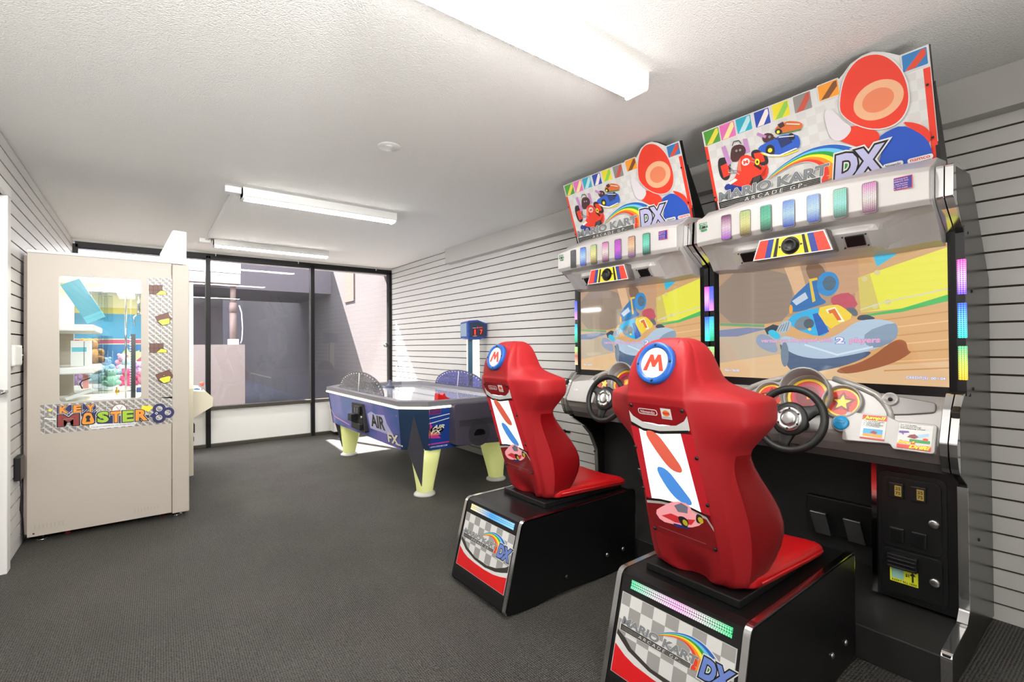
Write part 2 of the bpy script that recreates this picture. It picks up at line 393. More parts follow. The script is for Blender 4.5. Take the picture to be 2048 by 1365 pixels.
PO = {
  'corners': [(0.023,0.481),(0.228,0.471),(0.256,0.013),(0.0,-0.0)],
  'nin': [(0.055,0.442),(0.128,0.448),(0.131,0.463),(0.061,0.463)],
  'ban': [(0.14,0.446),(0.178,0.44),(0.184,0.468),(0.146,0.473)],
  'white1': [(0.015,0.434),(0.067,0.411),(0.131,0.408),(0.194,0.419),(0.229,0.449)],
  'blk': [(0.018,0.413),(0.063,0.395),(0.127,0.393),(0.227,0.413)],
  'glow': [(0.048,0.402),(0.196,0.4),(0.215,0.133),(0.032,0.129)],
  'low1': [(0.002,0.121),(0.067,0.136),(0.164,0.142),(0.231,0.126),(0.254,0.086)],
  'kart': [(0.035,0.084),(0.076,0.116),(0.129,0.15),(0.178,0.152),(0.184,0.124),(0.219,0.122),(0.212,0.09),(0.159,0.06),(0.108,0.056),(0.054,0.051)],
  'w1': [(0.122,0.092),(0.149,0.1),(0.164,0.087),(0.156,0.062),(0.134,0.058)],
  'w2': [(0.197,0.127),(0.219,0.122),(0.213,0.094),(0.189,0.089)],
  'fig': [(0.085,0.225),(0.173,0.27),(0.179,0.158),(0.127,0.143)],
  'figr': [(0.077,0.261),(0.149,0.27),(0.152,0.241),(0.09,0.233)],
  'screw': [(0.038,0.474),(0.203,0.473),(0.015,0.318),(0.005,0.164),(0.018,0.016),(0.226,0.32),(0.238,0.165),(0.234,0.015)],
}
KM = {
  'band': [(0.058,0.813),(0.749,0.816),(0.746,0.628),(0.06,0.629)],
  'key': [(0.141,0.753),(0.319,0.742),(0.319,0.799),(0.141,0.804)],
  'mast': [(0.133,0.668),(0.601,0.659),(0.601,0.737),(0.148,0.753)],
  'M': [(0.133,0.668),(0.234,0.667),(0.241,0.739),(0.148,0.748)],
  'A': [(0.234,0.667),(0.327,0.667),(0.297,0.744),(0.26,0.747)],
  'S': [(0.321,0.672),(0.392,0.67),(0.388,0.746),(0.323,0.749)],
  'T': [(0.407,0.666),(0.442,0.667),(0.454,0.74),(0.388,0.743)],
  'E': [(0.446,0.664),(0.51,0.66),(0.526,0.734),(0.458,0.74)],
  'R': [(0.518,0.665),(0.596,0.662),(0.596,0.743),(0.526,0.746)],
  'crown': [(0.555,0.747),(0.565,0.769),(0.588,0.762),(0.601,0.766),(0.622,0.749),(0.596,0.722)],
  'c1': [(0.656,0.738)],
  'c2': [(0.705,0.707)],
  'c3': [(0.655,0.677)],
  'wheel': [(0.46,0.742),(0.419,0.746)],
  'white': [(0.289,0.661),(0.526,0.656),(0.522,0.636),(0.297,0.638)],
  'K': [(0.139,0.751),(0.191,0.749),(0.187,0.8),(0.143,0.801)],
  'E2': [(0.205,0.75),(0.245,0.749),(0.256,0.799),(0.209,0.801)],
  'Y': [(0.282,0.745),(0.308,0.743),(0.319,0.799),(0.271,0.795)],
  'navy': [(0.134,0.792),(0.319,0.797),(0.319,0.742),(0.555,0.669),(0.514,0.652),(0.327,0.662),(0.245,0.734),(0.134,0.74)],
  'chrome': [(0.065,0.671),(0.079,0.726),(0.099,0.776),(0.134,0.711)],
}
KC = {
  'strip': [(0.593,1.648),(0.738,1.655),(0.745,0.802),(0.596,0.822)],
  'win': [(0.145,1.638),(0.555,1.654),(0.555,0.825),(0.145,0.838)],
  'b1': [(0.598,1.598),(0.675,1.604),(0.675,1.536),(0.6,1.534)],
  'y1': [(0.633,1.532),(0.663,1.566),(0.696,1.563),(0.7,1.535)],
  'b2': [(0.631,1.38),(0.708,1.415),(0.715,1.387),(0.734,1.369),(0.666,1.321),(0.648,1.339)],
  'y2': [(0.644,1.348),(0.681,1.377),(0.719,1.373),(0.719,1.331),(0.674,1.316)],
  'b3': [(0.601,1.194),(0.681,1.194),(0.681,1.126),(0.601,1.128)],
  'y3': [(0.635,1.127),(0.666,1.159),(0.702,1.149),(0.702,1.128)],
  'b4': [(0.633,0.976),(0.711,1.009),(0.742,0.957),(0.673,0.914),(0.651,0.929)],
  'y4': [(0.651,0.943),(0.681,0.978),(0.726,0.962),(0.719,0.921),(0.681,0.909)],
}
AL = {
  'face': [(0.043,0.365),(2.001,0.346),(2.111,0.005),(0.252,0.016)],
  'AIR': [(1.356,0.119),(1.682,0.124),(1.683,0.235),(1.401,0.222)],
  'FX': [(1.696,0.022),(1.934,0.042),(1.935,0.118),(1.713,0.11)],
  'und': [(1.847,0.016),(2.058,0.027),(2.059,0.044),(1.906,0.037)],
  'door': [(0.926,0.282),(1.24,0.304),(1.31,0.041),(0.944,0.059)],
  'halo': [(1.294,0.243),(1.699,0.23),(1.834,0.121),(1.329,0.089)],
}
AN = {
  'left': [(0.173,0.349),(0.171,0.013)],
  'st': [(0.182,0.337),(0.285,0.336),(0.285,0.29),(0.185,0.293)],
  'logo': [(0.203,0.146),(0.314,0.139),(0.327,0.196),(0.21,0.202)],
  'url': [(0.196,0.029),(0.36,0.022)],
  'pink': [(0.171,0.053),(0.36,0.051)],
  'bx': [(0.365,0.362),(0.4,0.034)],
  'bx2': [(0.813,0.012)],
  'l1': [(0.178,0.26),(0.362,0.28)],
  'l2': [(0.178,0.22),(0.361,0.248)],
  'led': [(-0.079,0.375),(0.0,0.369),(0.389,0.366)],
}
BF2 = {
  'blk_out': [(0.049,0.191),(0.077,0.165),(0.162,0.142),(0.265,0.139),(0.337,0.151),(0.402,0.176),(0.423,0.191)],
  'blk_in': [(0.036,0.181),(0.065,0.153),(0.156,0.129),(0.251,0.123),(0.334,0.134),(0.424,0.161)],
  'wh_in': [(0.03,0.156),(0.17,0.122),(0.272,0.12),(0.346,0.125),(0.423,0.14)],
  'red': [(0.039,0.147),(0.026,0.068),(0.425,0.069),(0.423,0.14),(0.346,0.125)],
  'panel': [(0.034,0.313),(0.426,0.314),(0.028,0.063),(0.414,0.062)],
}
# ------------------------------------------------ materials of the room
XL,XR,YW,ZC=-.61,2.93,6.83,2.36
m_slat=mat('slatwall laminate','d6d4d1',.45,bump=(60,.05,.002)); m_groove=mat('slat groove','3a2f28',.8)
m_ceil=mat('popcorn ceiling','f0efec',.95)
def _ceil():
    m=m_ceil;tc=N(m,'ShaderNodeTexCoord');n=N(m,'ShaderNodeTexNoise',Scale=130,Detail=3,Roughness=.6);v=N(m,'ShaderNodeTexVoronoi',Scale=170)
    a=N(m,'ShaderNodeMath',operation='MULTIPLY_ADD');a.inputs[1].default_value=-.7
    L(m,tc.outputs['Object'],n.inputs['Vector']);L(m,tc.outputs['Object'],v.inputs['Vector']);L(m,v.outputs['Distance'],a.inputs[0]);L(m,n.outputs[0],a.inputs[2])
    b=N(m,'ShaderNodeBump',Strength=.6,Distance=.005);L(m,a.outputs[0],b.inputs['Height']);L(m,b.outputs[0],P(m).inputs['Normal'])
_ceil()
m_carpet=mat('carpet','5e5b57',.6,spec=.35)
def _carpet():
    m=m_carpet;tc=N(m,'ShaderNodeTexCoord');mp=N(m,'ShaderNodeMapping');mp.inputs['Rotation'].default_value=(0,0,.02);L(m,tc.outputs['Object'],mp.inputs[0])
    w=N(m,'ShaderNodeTexWave',wave_type='BANDS',bands_direction='X',Scale=38,Distortion=1.2,Detail=1);w.inputs['Detail Scale'].default_value=5
    w2=N(m,'ShaderNodeTexWave',wave_type='BANDS',bands_direction='Y',Scale=30,Distortion=1.5,Detail=1);w2.inputs['Detail Scale'].default_value=5
    n=N(m,'ShaderNodeTexNoise',Scale=130,Detail=3);n2=N(m,'ShaderNodeTexNoise',Scale=2.2,Detail=4)
    for q in (w,w2,n,n2): L(m,mp.outputs[0],q.inputs['Vector'])
    a=N(m,'ShaderNodeMath',operation='MULTIPLY');L(m,w.outputs['Fac'],a.inputs[0]);L(m,w2.outputs['Fac'],a.inputs[1])
    b=N(m,'ShaderNodeMath',operation='ADD');L(m,a.outputs[0],b.inputs[0]);L(m,n.outputs[0],b.inputs[1])
    r=N(m,'ShaderNodeValToRGB');L(m,b.outputs[0],r.inputs[0]);r.color_ramp.elements[0].position=.35;r.color_ramp.elements[0].color=lin('121110')+(1,);r.color_ramp.elements[1].position=1.2;r.color_ramp.elements[1].color=lin('6b6863')+(1,)
    x=N(m,'ShaderNodeMix',data_type='RGBA',blend_type='MULTIPLY');x.inputs[0].default_value=.35;L(m,r.outputs[0],x.inputs[6])
    r2=N(m,'ShaderNodeValToRGB');L(m,n2.outputs[0],r2.inputs[0]);r2.color_ramp.elements[0].position=.35;r2.color_ramp.elements[1].position=.65;r2.color_ramp.elements[0].color=(.45,.45,.45,1)
    L(m,r2.outputs[0],x.inputs[7]);L(m,x.outputs[2],P(m).inputs['Base Color'])
    bp=N(m,'ShaderNodeBump',Strength=1,Distance=.006);L(m,b.outputs[0],bp.inputs['Height']);L(m,bp.outputs[0],P(m).inputs['Normal'])
_carpet()
m_white=mat('white paint','e4e2df',.5); m_trimw=mat('off white wall paint','c4c2be',.7)
m_frame=mat('black window frame','090909',.45,spec=.3); m_frame2=mat('bronze window frame','4a463f',.35,metal=.3)
m_panelw=mat('white infill panel','e2e1de',.5)
def glassmat(name,tint='ffffff',refl=1.0,dust=0):
    m=bpy.data.materials.new(name);m.use_nodes=True;nt=m.node_tree;nt.nodes.remove(P(m));o=nt.nodes['Material Output']
    t=N(m,'ShaderNodeBsdfTransparent');t.inputs[0].default_value=lin(tint)+(1,);g=N(m,'ShaderNodeBsdfGlossy',Roughness=.01)
    ge=N(m,'ShaderNodeNewGeometry');dt=N(m,'ShaderNodeVectorMath',operation='DOT_PRODUCT');L(m,ge.outputs['Incoming'],dt.inputs[0]);L(m,ge.outputs['Normal'],dt.inputs[1])
    ab=N(m,'ShaderNodeMath',operation='ABSOLUTE');L(m,dt.outputs['Value'],ab.inputs[0]);om=N(m,'ShaderNodeMath',operation='SUBTRACT');om.inputs[0].default_value=1;L(m,ab.outputs[0],om.inputs[1])
    pw_=N(m,'ShaderNodeMath',operation='POWER');pw_.inputs[1].default_value=5;L(m,om.outputs[0],pw_.inputs[0]);a=N(m,'ShaderNodeMath',operation='MULTIPLY_ADD');a.inputs[1].default_value=.9*refl;a.inputs[2].default_value=.05*refl;L(m,pw_.outputs[0],a.inputs[0])
    mx=N(m,'ShaderNodeMixShader');L(m,a.outputs[0],mx.inputs[0]);L(m,t.outputs[0],mx.inputs[1]);L(m,g.outputs[0],mx.inputs[2])
    last=mx
    if dust:
        d=N(m,'ShaderNodeBsdfDiffuse');d.inputs[0].default_value=(.8,.8,.8,1);tc=N(m,'ShaderNodeTexCoord');n=N(m,'ShaderNodeTexNoise',Scale=150,Detail=2);L(m,tc.outputs['Object'],n.inputs['Vector'])
        r=N(m,'ShaderNodeMapRange');r.inputs[1].default_value=.6;r.inputs[2].default_value=.75;r.inputs[3].default_value=dust*.35;r.inputs[4].default_value=dust*3;L(m,n.outputs[0],r.inputs[0])
        m2=N(m,'ShaderNodeMixShader');L(m,r.outputs[0],m2.inputs[0]);L(m,mx.outputs[0],m2.inputs[1]);L(m,d.outputs[0],m2.inputs[2]);last=m2
    L(m,last.outputs[0],o.inputs[0]);return m
m_glass=glassmat('tinted dusty window glass','cfcdd2',1,.055); m_clear=glassmat('clear acrylic','f4f8fa',.8)
m_chrome=mat('chrome','d8d8d8',.12,metal=1); m_steel=mat('brushed steel','b0b0b0',.3,metal=1)
m_black=mat('satin black laminate','0b0b0c',.32); m_blackp=mat('black plastic','101011',.4); m_rubber=mat('rubber black','151515',.5)
def struct(mb,name,**k): return tag(mb.build(name,**k),kind='structure')
# floor and ceiling
f=MB();f.box((XL-.1,-2.2,-.06),(XR+.1,YW+.02,0),m_carpet);struct(f,'floor')
f=MB();f.box((XL-.1,-2.2,ZC),(XR+.1,YW+.35,ZC+.12),m_ceil);struct(f,'ceiling')
# slat walls: boards on a 3 inch module with dark grooves between
def slatwall(name,x,sgn,y0,y1,zt,door=None):
    w=MB(); g=.0045
    zs=[.069+.0762*k-.0762 for k in range(33)]
    segs=[(y0,y1,0,zt)] if not door else [(door[1],y1,0,zt),(y0,door[0],0,zt),(door[0],door[1],door[2],zt)]
    for a,b,zb,zz in segs:
        z=zb
        for q in [q for q in zs if zb<q<zz]+[zz]:
            t=q-g if q<zz else zz
            if t-z>.002:
                w.box((min(x,x+sgn*.012),a,z),(max(x,x+sgn*.012),b,t),m_slat)
            z=q+g
        w.box((min(x+sgn*.012,x+sgn*.07),a,zb),(max(x+sgn*.012,x+sgn*.07),b,zz),m_groove)
    return struct(w,name)
slatwall('wall_right',XR,1,-2.2,YW,ZC)
slatwall('wall_left',XL,-1,-2.2,YW,ZC,door=(2.75,3.76,2.03))
w=MB();w.box((XL-.1,-2.3,0),(XR+.1,-2.2,ZC),m_trimw);struct(w,'wall_rear')
# left wall door with casing
d=empty('door_1',(XL,3.25,0),kind='structure')
c=MB();
for y0,y1 in ((2.68,2.76),(3.69,3.77)): c.box((XL-.08,y0,0),(XL+.022,y1,2.03),m_white)
c.box((XL-.08,2.68,2.03),(XL+.022,3.77,2.09),m_white);c.build('door_casing',d,bevel=.004)
c=MB();c.box((XL-.06,2.76,.01),(XL-.02,3.69,2.03),m_white);lf=c.build('door_leaf',d,bevel=.003)
c=MB();c.cyl((XL-.02,3.6,.98),(XL+.03,3.6,.98),.012,m_steel);c.cyl((XL+.03,3.61,.98),(XL+.03,3.50,.98),.009,m_steel);c.build('door_handle',lf)
# soffit box along the right wall
t=MB();t.box((2.85,-2.2,2.181),(XR+.001,5.05,ZC),m_trimw);struct(t,'trim_1',bevel=.003)
tm=MB();tm.lathe([(.0,.004),(.016,.004),(.02,0)],(2.905,5.05,2.26),(0,1,0),mat('water stain','8d7f6d',.8),16);tm.build('stain_mark',bpy.data.objects['trim_1'])
# window wall
def window(i,x0,x1):
    e=empty('window_%d'%i,((x0+x1)/2,YW,0),kind='structure')
    fr=MB();h=.025
    fr.box((x0-h,YW-.03,0),(x0+h,YW+.06,2.31),m_frame if i!=2 else m_frame); 
    if i==3: fr.box((x1-.045,YW-.03,0),(x1+.0,YW+.06,2.31),m_frame)
    fr.box((x0,YW-.03,2.272),(x1,YW+.06,2.335),m_frame)
    fr.build('frame',e,bevel=.003)
    s=MB();s.box((x0+h,YW-.035,.448),(x1-(h if i<3 else .045),YW+.06,.49),m_frame2);s.box((x0+h,YW-.03,0),(x1-(h if i<3 else .045),YW+.06,.04),m_frame2);s.build('sill_rail',e,bevel=.003)
    p=MB();p.box((x0+h,YW+.01,.04),(x1-(h if i<3 else .045),YW+.03,.45),m_panelw);p.build('infill_panel',e)
    g=MB();g.add([(x0+h,YW+.02,.49),(x1-h,YW+.02,.49),(x1-h,YW+.02,2.275),(x0+h,YW+.02,2.275)],[(0,1,2,3)],m_glass);g.build('glass_pane',e)
window(1,XL+.02,.60);window(2,.60,1.80);window(3,1.80,XR)
w=MB();w.box((XL-.1,YW+.062,2.30),(XR+.1,YW+.35,ZC+.02),m_trimw);w.box((XL-.1,YW-.02,2.335),(XR+.1,YW+.062,ZC+.01),m_trimw);struct(w,'wall_far')
for x,z in ((.675,2.337),(1.613,2.334),(2.679,2.336)):
    h=MB();h.tube([(x,YW-.022,z),(x,YW-.05,z),(x,YW-.06,z-.02),(x,YW-.045,z-.028)],.004,m_white,8);h.lathe([(.012,0),(.009,.006)],(x,YW-.02,z),(0,-1,0),m_white,12)
    tag(h.build('cup_hook'),{.675:'small white hook in the black window head, leftmost of three',1.613:'small white hook in the black window head, middle of three',2.679:'small white hook in the black window head, nearest the right wall'}[x],'hook','hooks along the window head')
# ------------------------------------------------ courtyard outside
m_stucco=mat('grey stucco','6d676b',.95,bump=(90,.6,.006)); m_stuccop=mat('pink beige stucco','5c5654',.95,bump=(90,.6,.006)); m_pave=mat('dark asphalt','55535a',.95,bump=(60,.5,.004))
g=MB();g.box((-8,YW+.36,-.14),(3.2,22,-.02),m_pave);struct(g,'ground')
g=MB();g.box((3.0,YW+.1,-.1),(3.3,22,5.5),m_stuccop);struct(g,'wall_courtyard_right')
g=MB();g.box((-12,21,-.1),(8,21.3,15),m_stucco);struct(g,'wall_courtyard_back')  # extra height above the view added to block sun from the far courtyard
g=MB();g.box((XL-.1,YW+.1,-.14),(3.0,8.45,-.015),mat('pale bounce surface','b5afa8',.9,bump=(60,.4,.003)));struct(g,'bounce_strip')  # unseen pale strip, added to bounce sunlight through the windows onto the ceiling
g=MB();g.box((-4,8.5,-.1),(1.235,8.75,1.245),mat('pale stucco','938a85',.95,bump=(90,.6,.006)));struct(g,'wall_courtyard_low')
g=MB();g.box((-4,8.75,-.1),(1.235,8.76,.0),m_stucco);g.box((-4,11.2,-.1),(1.235,11.4,2.2),m_stucco);struct(g,'wall_shed')
g=MB();g.box((-4,8.45,2.18),(1.17,8.75,2.33),mat('brown fascia','9b8e88',.8));struct(g,'trim_2')
g=MB();g.box((-3.6,8.9,2.33),(1.17,11.4,2.36),m_stucco);struct(g,'roof_shed')
g=MB();g.box((-8,10.0,2.27),(3.0,12.5,2.9),m_stucco);struct(g,'roof_walkway')
g=MB();g.box((XL-.1,YW+.35,2.40),(3.0,7.35,2.55),m_trimw);struct(g,'roof_overhang')
ma=bpy.data.materials.new('translucent awning');ma.use_nodes=True;ma.node_tree.nodes.remove(P(ma));tt=N(ma,'ShaderNodeBsdfTranslucent');tt.inputs[0].default_value=(.95,.95,.95,1);L(ma,tt.outputs[0],ma.node_tree.nodes['Material Output'].inputs[0])
g=MB();g.add([(-3.6,8.45,2.345),(1.17,8.45,2.345),(1.02,7.4,2.62),(-3.6,7.4,2.62)],[(0,1,2,3)],ma);tag(g.build('awning'),'translucent white awning sheet over the low courtyard wall','awning')
g=MB();g.cyl((1.09,8.62,1.24),(1.09,8.62,1.75),.05,mat('pipe brown','7d6b66',.6));g.cyl((1.09,8.62,1.75),(1.09,8.62,1.9),.06,mat('pipe brown','7d6b66',.6),r2=.05);g.cyl((1.09,8.62,1.9),(1.09,8.62,2.175),.04,mat('pipe brown','7d6b66',.6));g.box((1.02,8.56,1.245),(1.16,8.68,1.33),m_white)
tag(g.build('standpipe'),'brown standpipe rising from the low courtyard wall behind the glass','pipe')
g=MB();g.tube([(1.17,8.6,1.86),(1.20,8.58,1.75),(1.215,8.58,1.5),(1.205,8.58,1.32),(1.185,8.58,1.262)],.009,m_white,8);tag(g.build('hose'),'thin pale hose looping beside the courtyard standpipe','hose')
v=MB();v.box((2.985,8.62,2.03),(3.0,9.12,2.6),mat('rusty speckled vent','75594c',.9,bump=(160,1,.01)));tag(v.build('wall_vent'),'pinkish speckled square vent on the sunlit courtyard wall','vent')
k=MB();k.lathe([(0,.012),(.03,.012),(.035,0)],(2.85,YW+.018,1.22),(0,-1,0),m_steel,16);k.build('window_latch',bpy.data.objects['window_3'])
# ------------------------------------------------ ceiling fittings
m_lens=mat('lamp diffuser','ffffff',.5,emit=LAMP,ecol='fffdf8'); m_fix=mat('white enamel','e6e6e4',.35)
def light(x0,x1,y,label,seen=True):
    e=empty('fluorescent_light',((x0+x1)/2,y,ZC),label,'ceiling light','batten lights across the ceiling')
    b=MB();b.prism([(y-.062,ZC),(y+.062,ZC),(y+.062,ZC-.058),(y+.052,ZC-.066),(y-.052,ZC-.066),(y-.062,ZC-.058)],x0,x1,'X',m_fix);b.build('housing',e,bevel=.003)
    l=MB();l.prism(fillet([(y-.052,ZC-.064),(y+.052,ZC-.064),(y+.046,ZC-.074),(y-.046,ZC-.074)],[0,0,.008,.008],5),x0+.012,x1-.012,'X',m_lens,True);l.build('diffuser',e)
    for a,c in ((x0,x0+.012),(x1-.012,x1)):
        q=MB();q.prism(fillet([(y-.062,ZC),(y+.062,ZC),(y+.058,ZC-.082),(y-.058,ZC-.082)],[0,0,.022,.022],5),a,c,'X',m_fix);q.build('end_cap',e)
light(.48,1.70,1.32,'long white tube light nearest the camera, above the racing seats')
light(.56,1.74,3.98,'middle white tube light, beyond the round ceiling disc')
light(.58,1.77,6.03,'white tube light nearest the black window frames')
c=MB();c.box((.50,4.0,ZC-.022),(.525,6.02,ZC),m_fix);
cd=c.build('cable_raceway');tag(cd,'white surface cable duct on the ceiling joining two tube lights','cable duct')
for y in (3.98,6.03):
    c=MB();c.box((.45,y-.035,ZC-.045),(.555,y+.035,ZC),m_fix);c.cyl((.53,y,ZC-.022),(.56,y,ZC-.022),.014,m_steel);c.build('junction_box',cd,bevel=.004)
c=MB();c.lathe([(0,.006),(.062,.006),(.066,0)],(1.122,2.633,ZC),(0,0,-1),m_fix,32);c.lathe([(.022,.006),(.02,.010),(0,.010)],(1.115,2.62,ZC),(0,0,-1),m_fix,16)
tag(c.build('smoke_detector'),'flat round white detector disc on the ceiling','detector')
# ------------------------------------------------ things on the walls
e=empty('wall_box',(XL,3.99,1.17),'small white electrical box on the left slat wall','electrical box')
b=MB();b.box((XL,3.80,1.105),(XL+.036,3.99,1.225),m_white);b.build('cover',e,bevel=.012,seg=3)
b=MB();b.cyl((XL+.018,3.99,1.165),(XL+.018,4.1,1.165),.006,m_white);b.build('cable_stub',e)
e=empty('power_adapter',(XL,4.05,.5),'black plug box on the left slat wall behind the white prize machine','plug')
b=MB();b.box((XL,3.98,.43),(XL+.03,4.10,.57),m_blackp)
b.build('body',e,bevel=.006)
b=MB();b.tube([(XL+.015,4.08,.43),(XL+.015,4.12,.33),(XL+.015,4.08,.25),(XL+.02,4.10,.18),(XL+.02,4.12,.10),(XL+.02,4.14,.03)],.005,m_blackp,8);b.build('power_cable',e)
b=MB();b.box((XR-.012,3.02,.438),(XR,3.17,.455),m_blackp);b.box((XR-.03,3.07,.43),(XR-.01,3.10,.462),m_blackp);tag(b.build('slat_bracket'),'small black bracket clipped in a groove behind the far red seat','bracket')
# wall heater under the right hand window
e=empty('wall_heater',(2.4,6.6,0),'white louvred wall unit below the right window, behind the air hockey table','heater')
b=MB();b.prism(fillet([(6.60,.05),(6.79,.05),(6.79,.40),(6.64,.40),(6.60,.36)],.012,3),2.02,2.80,'X',m_white);b.build('casing',e)
b=MB()
for i in range(9): b.box((2.12,6.592,.10+i*.024),(2.70,6.601,.108+i*.024),m_trimw)
b.build('louvres',e)
for x in (2.1,2.72):
    b=MB();b.box((x,6.64,0),(x+.03,6.7,.052),m_blackp);b.build('foot',e)
# ================================================ air hockey table
def starfield(name,c1,c2,spark,sc=3,dens=.16):
    m=mat(name,c1,.35,coat=.3);tc=N(m,'ShaderNodeTexCoord');n=N(m,'ShaderNodeTexNoise',Scale=sc,Detail=3);L(m,tc.outputs['Object'],n.inputs['Vector'])
    r=N(m,'ShaderNodeValToRGB');L(m,n.outputs[0],r.inputs[0]);e=r.color_ramp.elements;e[0].position=.42;e[0].color=lin(c1)+(1,);e[1].position=.62;e[1].color=lin(c2)+(1,)
    v=N(m,'ShaderNodeTexVoronoi',Scale=14);L(m,tc.outputs['Object'],v.inputs['Vector'])
    mr=N(m,'ShaderNodeMapRange');mr.inputs[1].default_value=0;mr.inputs[2].default_value=dens;mr.inputs[3].default_value=1;mr.inputs[4].default_value=0;L(m,v.outputs['Distance'],mr.inputs[0])
    n2=N(m,'ShaderNodeTexNoise',Scale=1.7);L(m,tc.outputs['Object'],n2.inputs['Vector'])
    g=N(m,'ShaderNodeMath',operation='GREATER_THAN');g.inputs[1].default_value=.5;L(m,n2.outputs[0],g.inputs[0]);mu=N(m,'ShaderNodeMath',operation='MULTIPLY');L(m,g.outputs[0],mu.inputs[0]);L(m,mr.outputs[0],mu.inputs[1])
    x=N(m,'ShaderNodeMix',data_type='RGBA');L(m,mu.outputs[0],x.inputs[0]);L(m,r.outputs[0],x.inputs[6]);x.inputs[7].default_value=lin(spark)+(1,);L(m,x.outputs[2],P(m).inputs['Base Color']);return m
m_space=starfield('blue galaxy print','3f5aa0','7068b4','f09ccb'); m_navy=mat('dark blue laminate','1f3350',.35,coat=.2); m_blueg=mat('blue print','1d3f8c',.35,coat=.3)
m_pgrey=mat('purple grey plastic','4c4655',.45); m_dgrey=mat('dark grey plastic','3f3d45',.45); m_rimg=mat('grey table rim','77757c',.35)
m_led=mat('warm led strip','fff6c8',.4,emit=2.2); m_leg=mat('pale glowing leg plastic','d9dc98',.4,emit=.28,ecol='e6ec8c'); m_ltext=mat('cream lettering','e8e0cf',.5); m_dtext=mat('dark lettering','2a2a33',.5)
TX0,TX1,TY0,TY1=1.58,2.73,3.38,5.56; TB,TT=.375,.745; CH=.175
def octo(i,x0=TX0,x1=TX1,y0=TY0,y1=TY1,c=CH):
    x0+=i;x1-=i;y0+=i;y1-=i
    return [(x0,y0+c),(x0+c,y0),(x1-c,y0),(x1,y0+c),(x1,y1-c),(x1-c,y1),(x0+c,y1),(x0,y1-c)]
tb=empty('air_hockey_table',(2.155,4.47,0),'blue space-print air hockey table with tapered glowing legs','game table')
b=MB(); lo=octo(.045);hi=octo(0)
b.grid([[(x,y,TB) for x,y in lo],[(x,y,TT) for x,y in hi]],m_space,False,cu=True)
b.add([(x,y,TB) for x,y in lo],[tuple(range(7,-1,-1))],m_blackp)
b.build('body',tb)
def onface(Y): return
# corner chamfer panels in plain navy with dark wedge
for sx in (0,1):
    for sy in (0,1):
        def c2(i,z): 
            x0,x1,y0,y1=TX0+i,TX1-i,TY0+i,TY1-i
            a=(x0,y0+CH) ;q=(x0+CH,y0)
            if sx: a=(x1,y0+CH);q=(x1-CH,y0)
            if sy: a=(a[0],y0+y1-a[1]);q=(q[0],y0+y1-q[1])
            return Vector((a[0],a[1],z)),Vector((q[0],q[1],z))
        A0,B0=c2(.043,TB-.0);A1,B1=c2(-.002,TT)
        n=(B1-A1).cross(Vector((0,0,1))); n.normalize()
        cen=Vector((2.155,4.47,A1.z)); 
        if n.dot((A1+B1)/2-cen)<0: n=-n
        p=MB();o=n*.004
        p.add([A0+o,B0+o,B1+o,A1+o,A0-o,B0-o,B1-o,A1-o],[(0,1,2,3),(4,7,6,5),(0,4,5,1),(1,5,6,2),(2,6,7,3),(3,7,4,0)],m_navy);p.build('corner_panel',tb)
        # leg
        lx=1.80 if not sx else 2.51; ly=3.545 if not sy else 5.37
        g=MB();rows=[]
        for z,r in ((TB+.01,.120),(.25,.098),(.08,.068),(.03,.062),(.028,.06)):
            lx_=lx-n.x*.03*(z/TB);ly_=ly-n.y*.03*(z/TB)
            rows.append([(lx_+r*math.copysign(abs(math.cos(t))**.75,math.cos(t)),ly_+r*math.copysign(abs(math.sin(t))**.75,math.sin(t)),z) for t in [2*PI*k/24 for k in range(24)]])
        g.grid(rows,m_leg,True,cu=True,capa=True,capb=True);lg=g.build('leg',tb)
        g=MB();g.lathe([(.0,.03),(.066,.03),(.088,.012),(.09,0)],(lx,ly,0),(0,0,1),m_clear if False else mat('translucent foot','cfcfc8',.3),28);g.build('foot',lg)
        w=MB();d=n; t=Vector((-d.y,d.x,0)); mid0=(A0+B0)/2; mid1=(A1+B1)/2
        f=lambda u,z,k: (mid0+(mid1-mid0)*((z-TB)/(TT-TB)) if z>=TB else mid0+Vector((0,0,z-TB)))+t*u+d*k
        topz=TT-.09
        tip=Vector((lx,ly,.085))+d*.082;a0=f(-.068,TB,.014);a1=f(.068,TB,.014);tp=f(0,topz,.006)
        w.add([tp,a0,a1,tip,tp-d*.012,a0-d*.03,a1-d*.03,tip-d*.02],[(0,1,2),(1,3,2),(4,6,5),(5,6,7),(0,4,5,1),(0,2,6,4),(1,5,7,3),(3,7,6,2)],m_dgrey);w.build('leg_fairing',tb,recalc=False)
# rim
b=MB();o=octo(-.012);i=octo(.075);z0,z1=TT-.012,TT+.022
b.grid([[(x,y,z0) for x,y in o],[(x,y,z1) for x,y in o],[(x,y,z1+.006) for x,y in octo(.01)],[(x,y,z1) for x,y in octo(.068)],[(x,y,z0) for x,y in i]],m_rimg,False,cu=True);b.build('rim',tb)
b=MB();b.add([(x,y,TT-.012) for x,y in octo(.07)],[tuple(range(8))],mat('white playfield','d6daea',.06,coat=.6,spec=.6));
b.add([(2.14,y,TT-.011) for y in (3.5,5.44)]+[(2.17,5.44,TT-.011),(2.17,3.5,TT-.011)],[(0,1,2,3)],mat('pale blue line','8d9bd0',.1));b.build('playfield',tb,recalc=False)
b=MB();pth=octo(-.017);

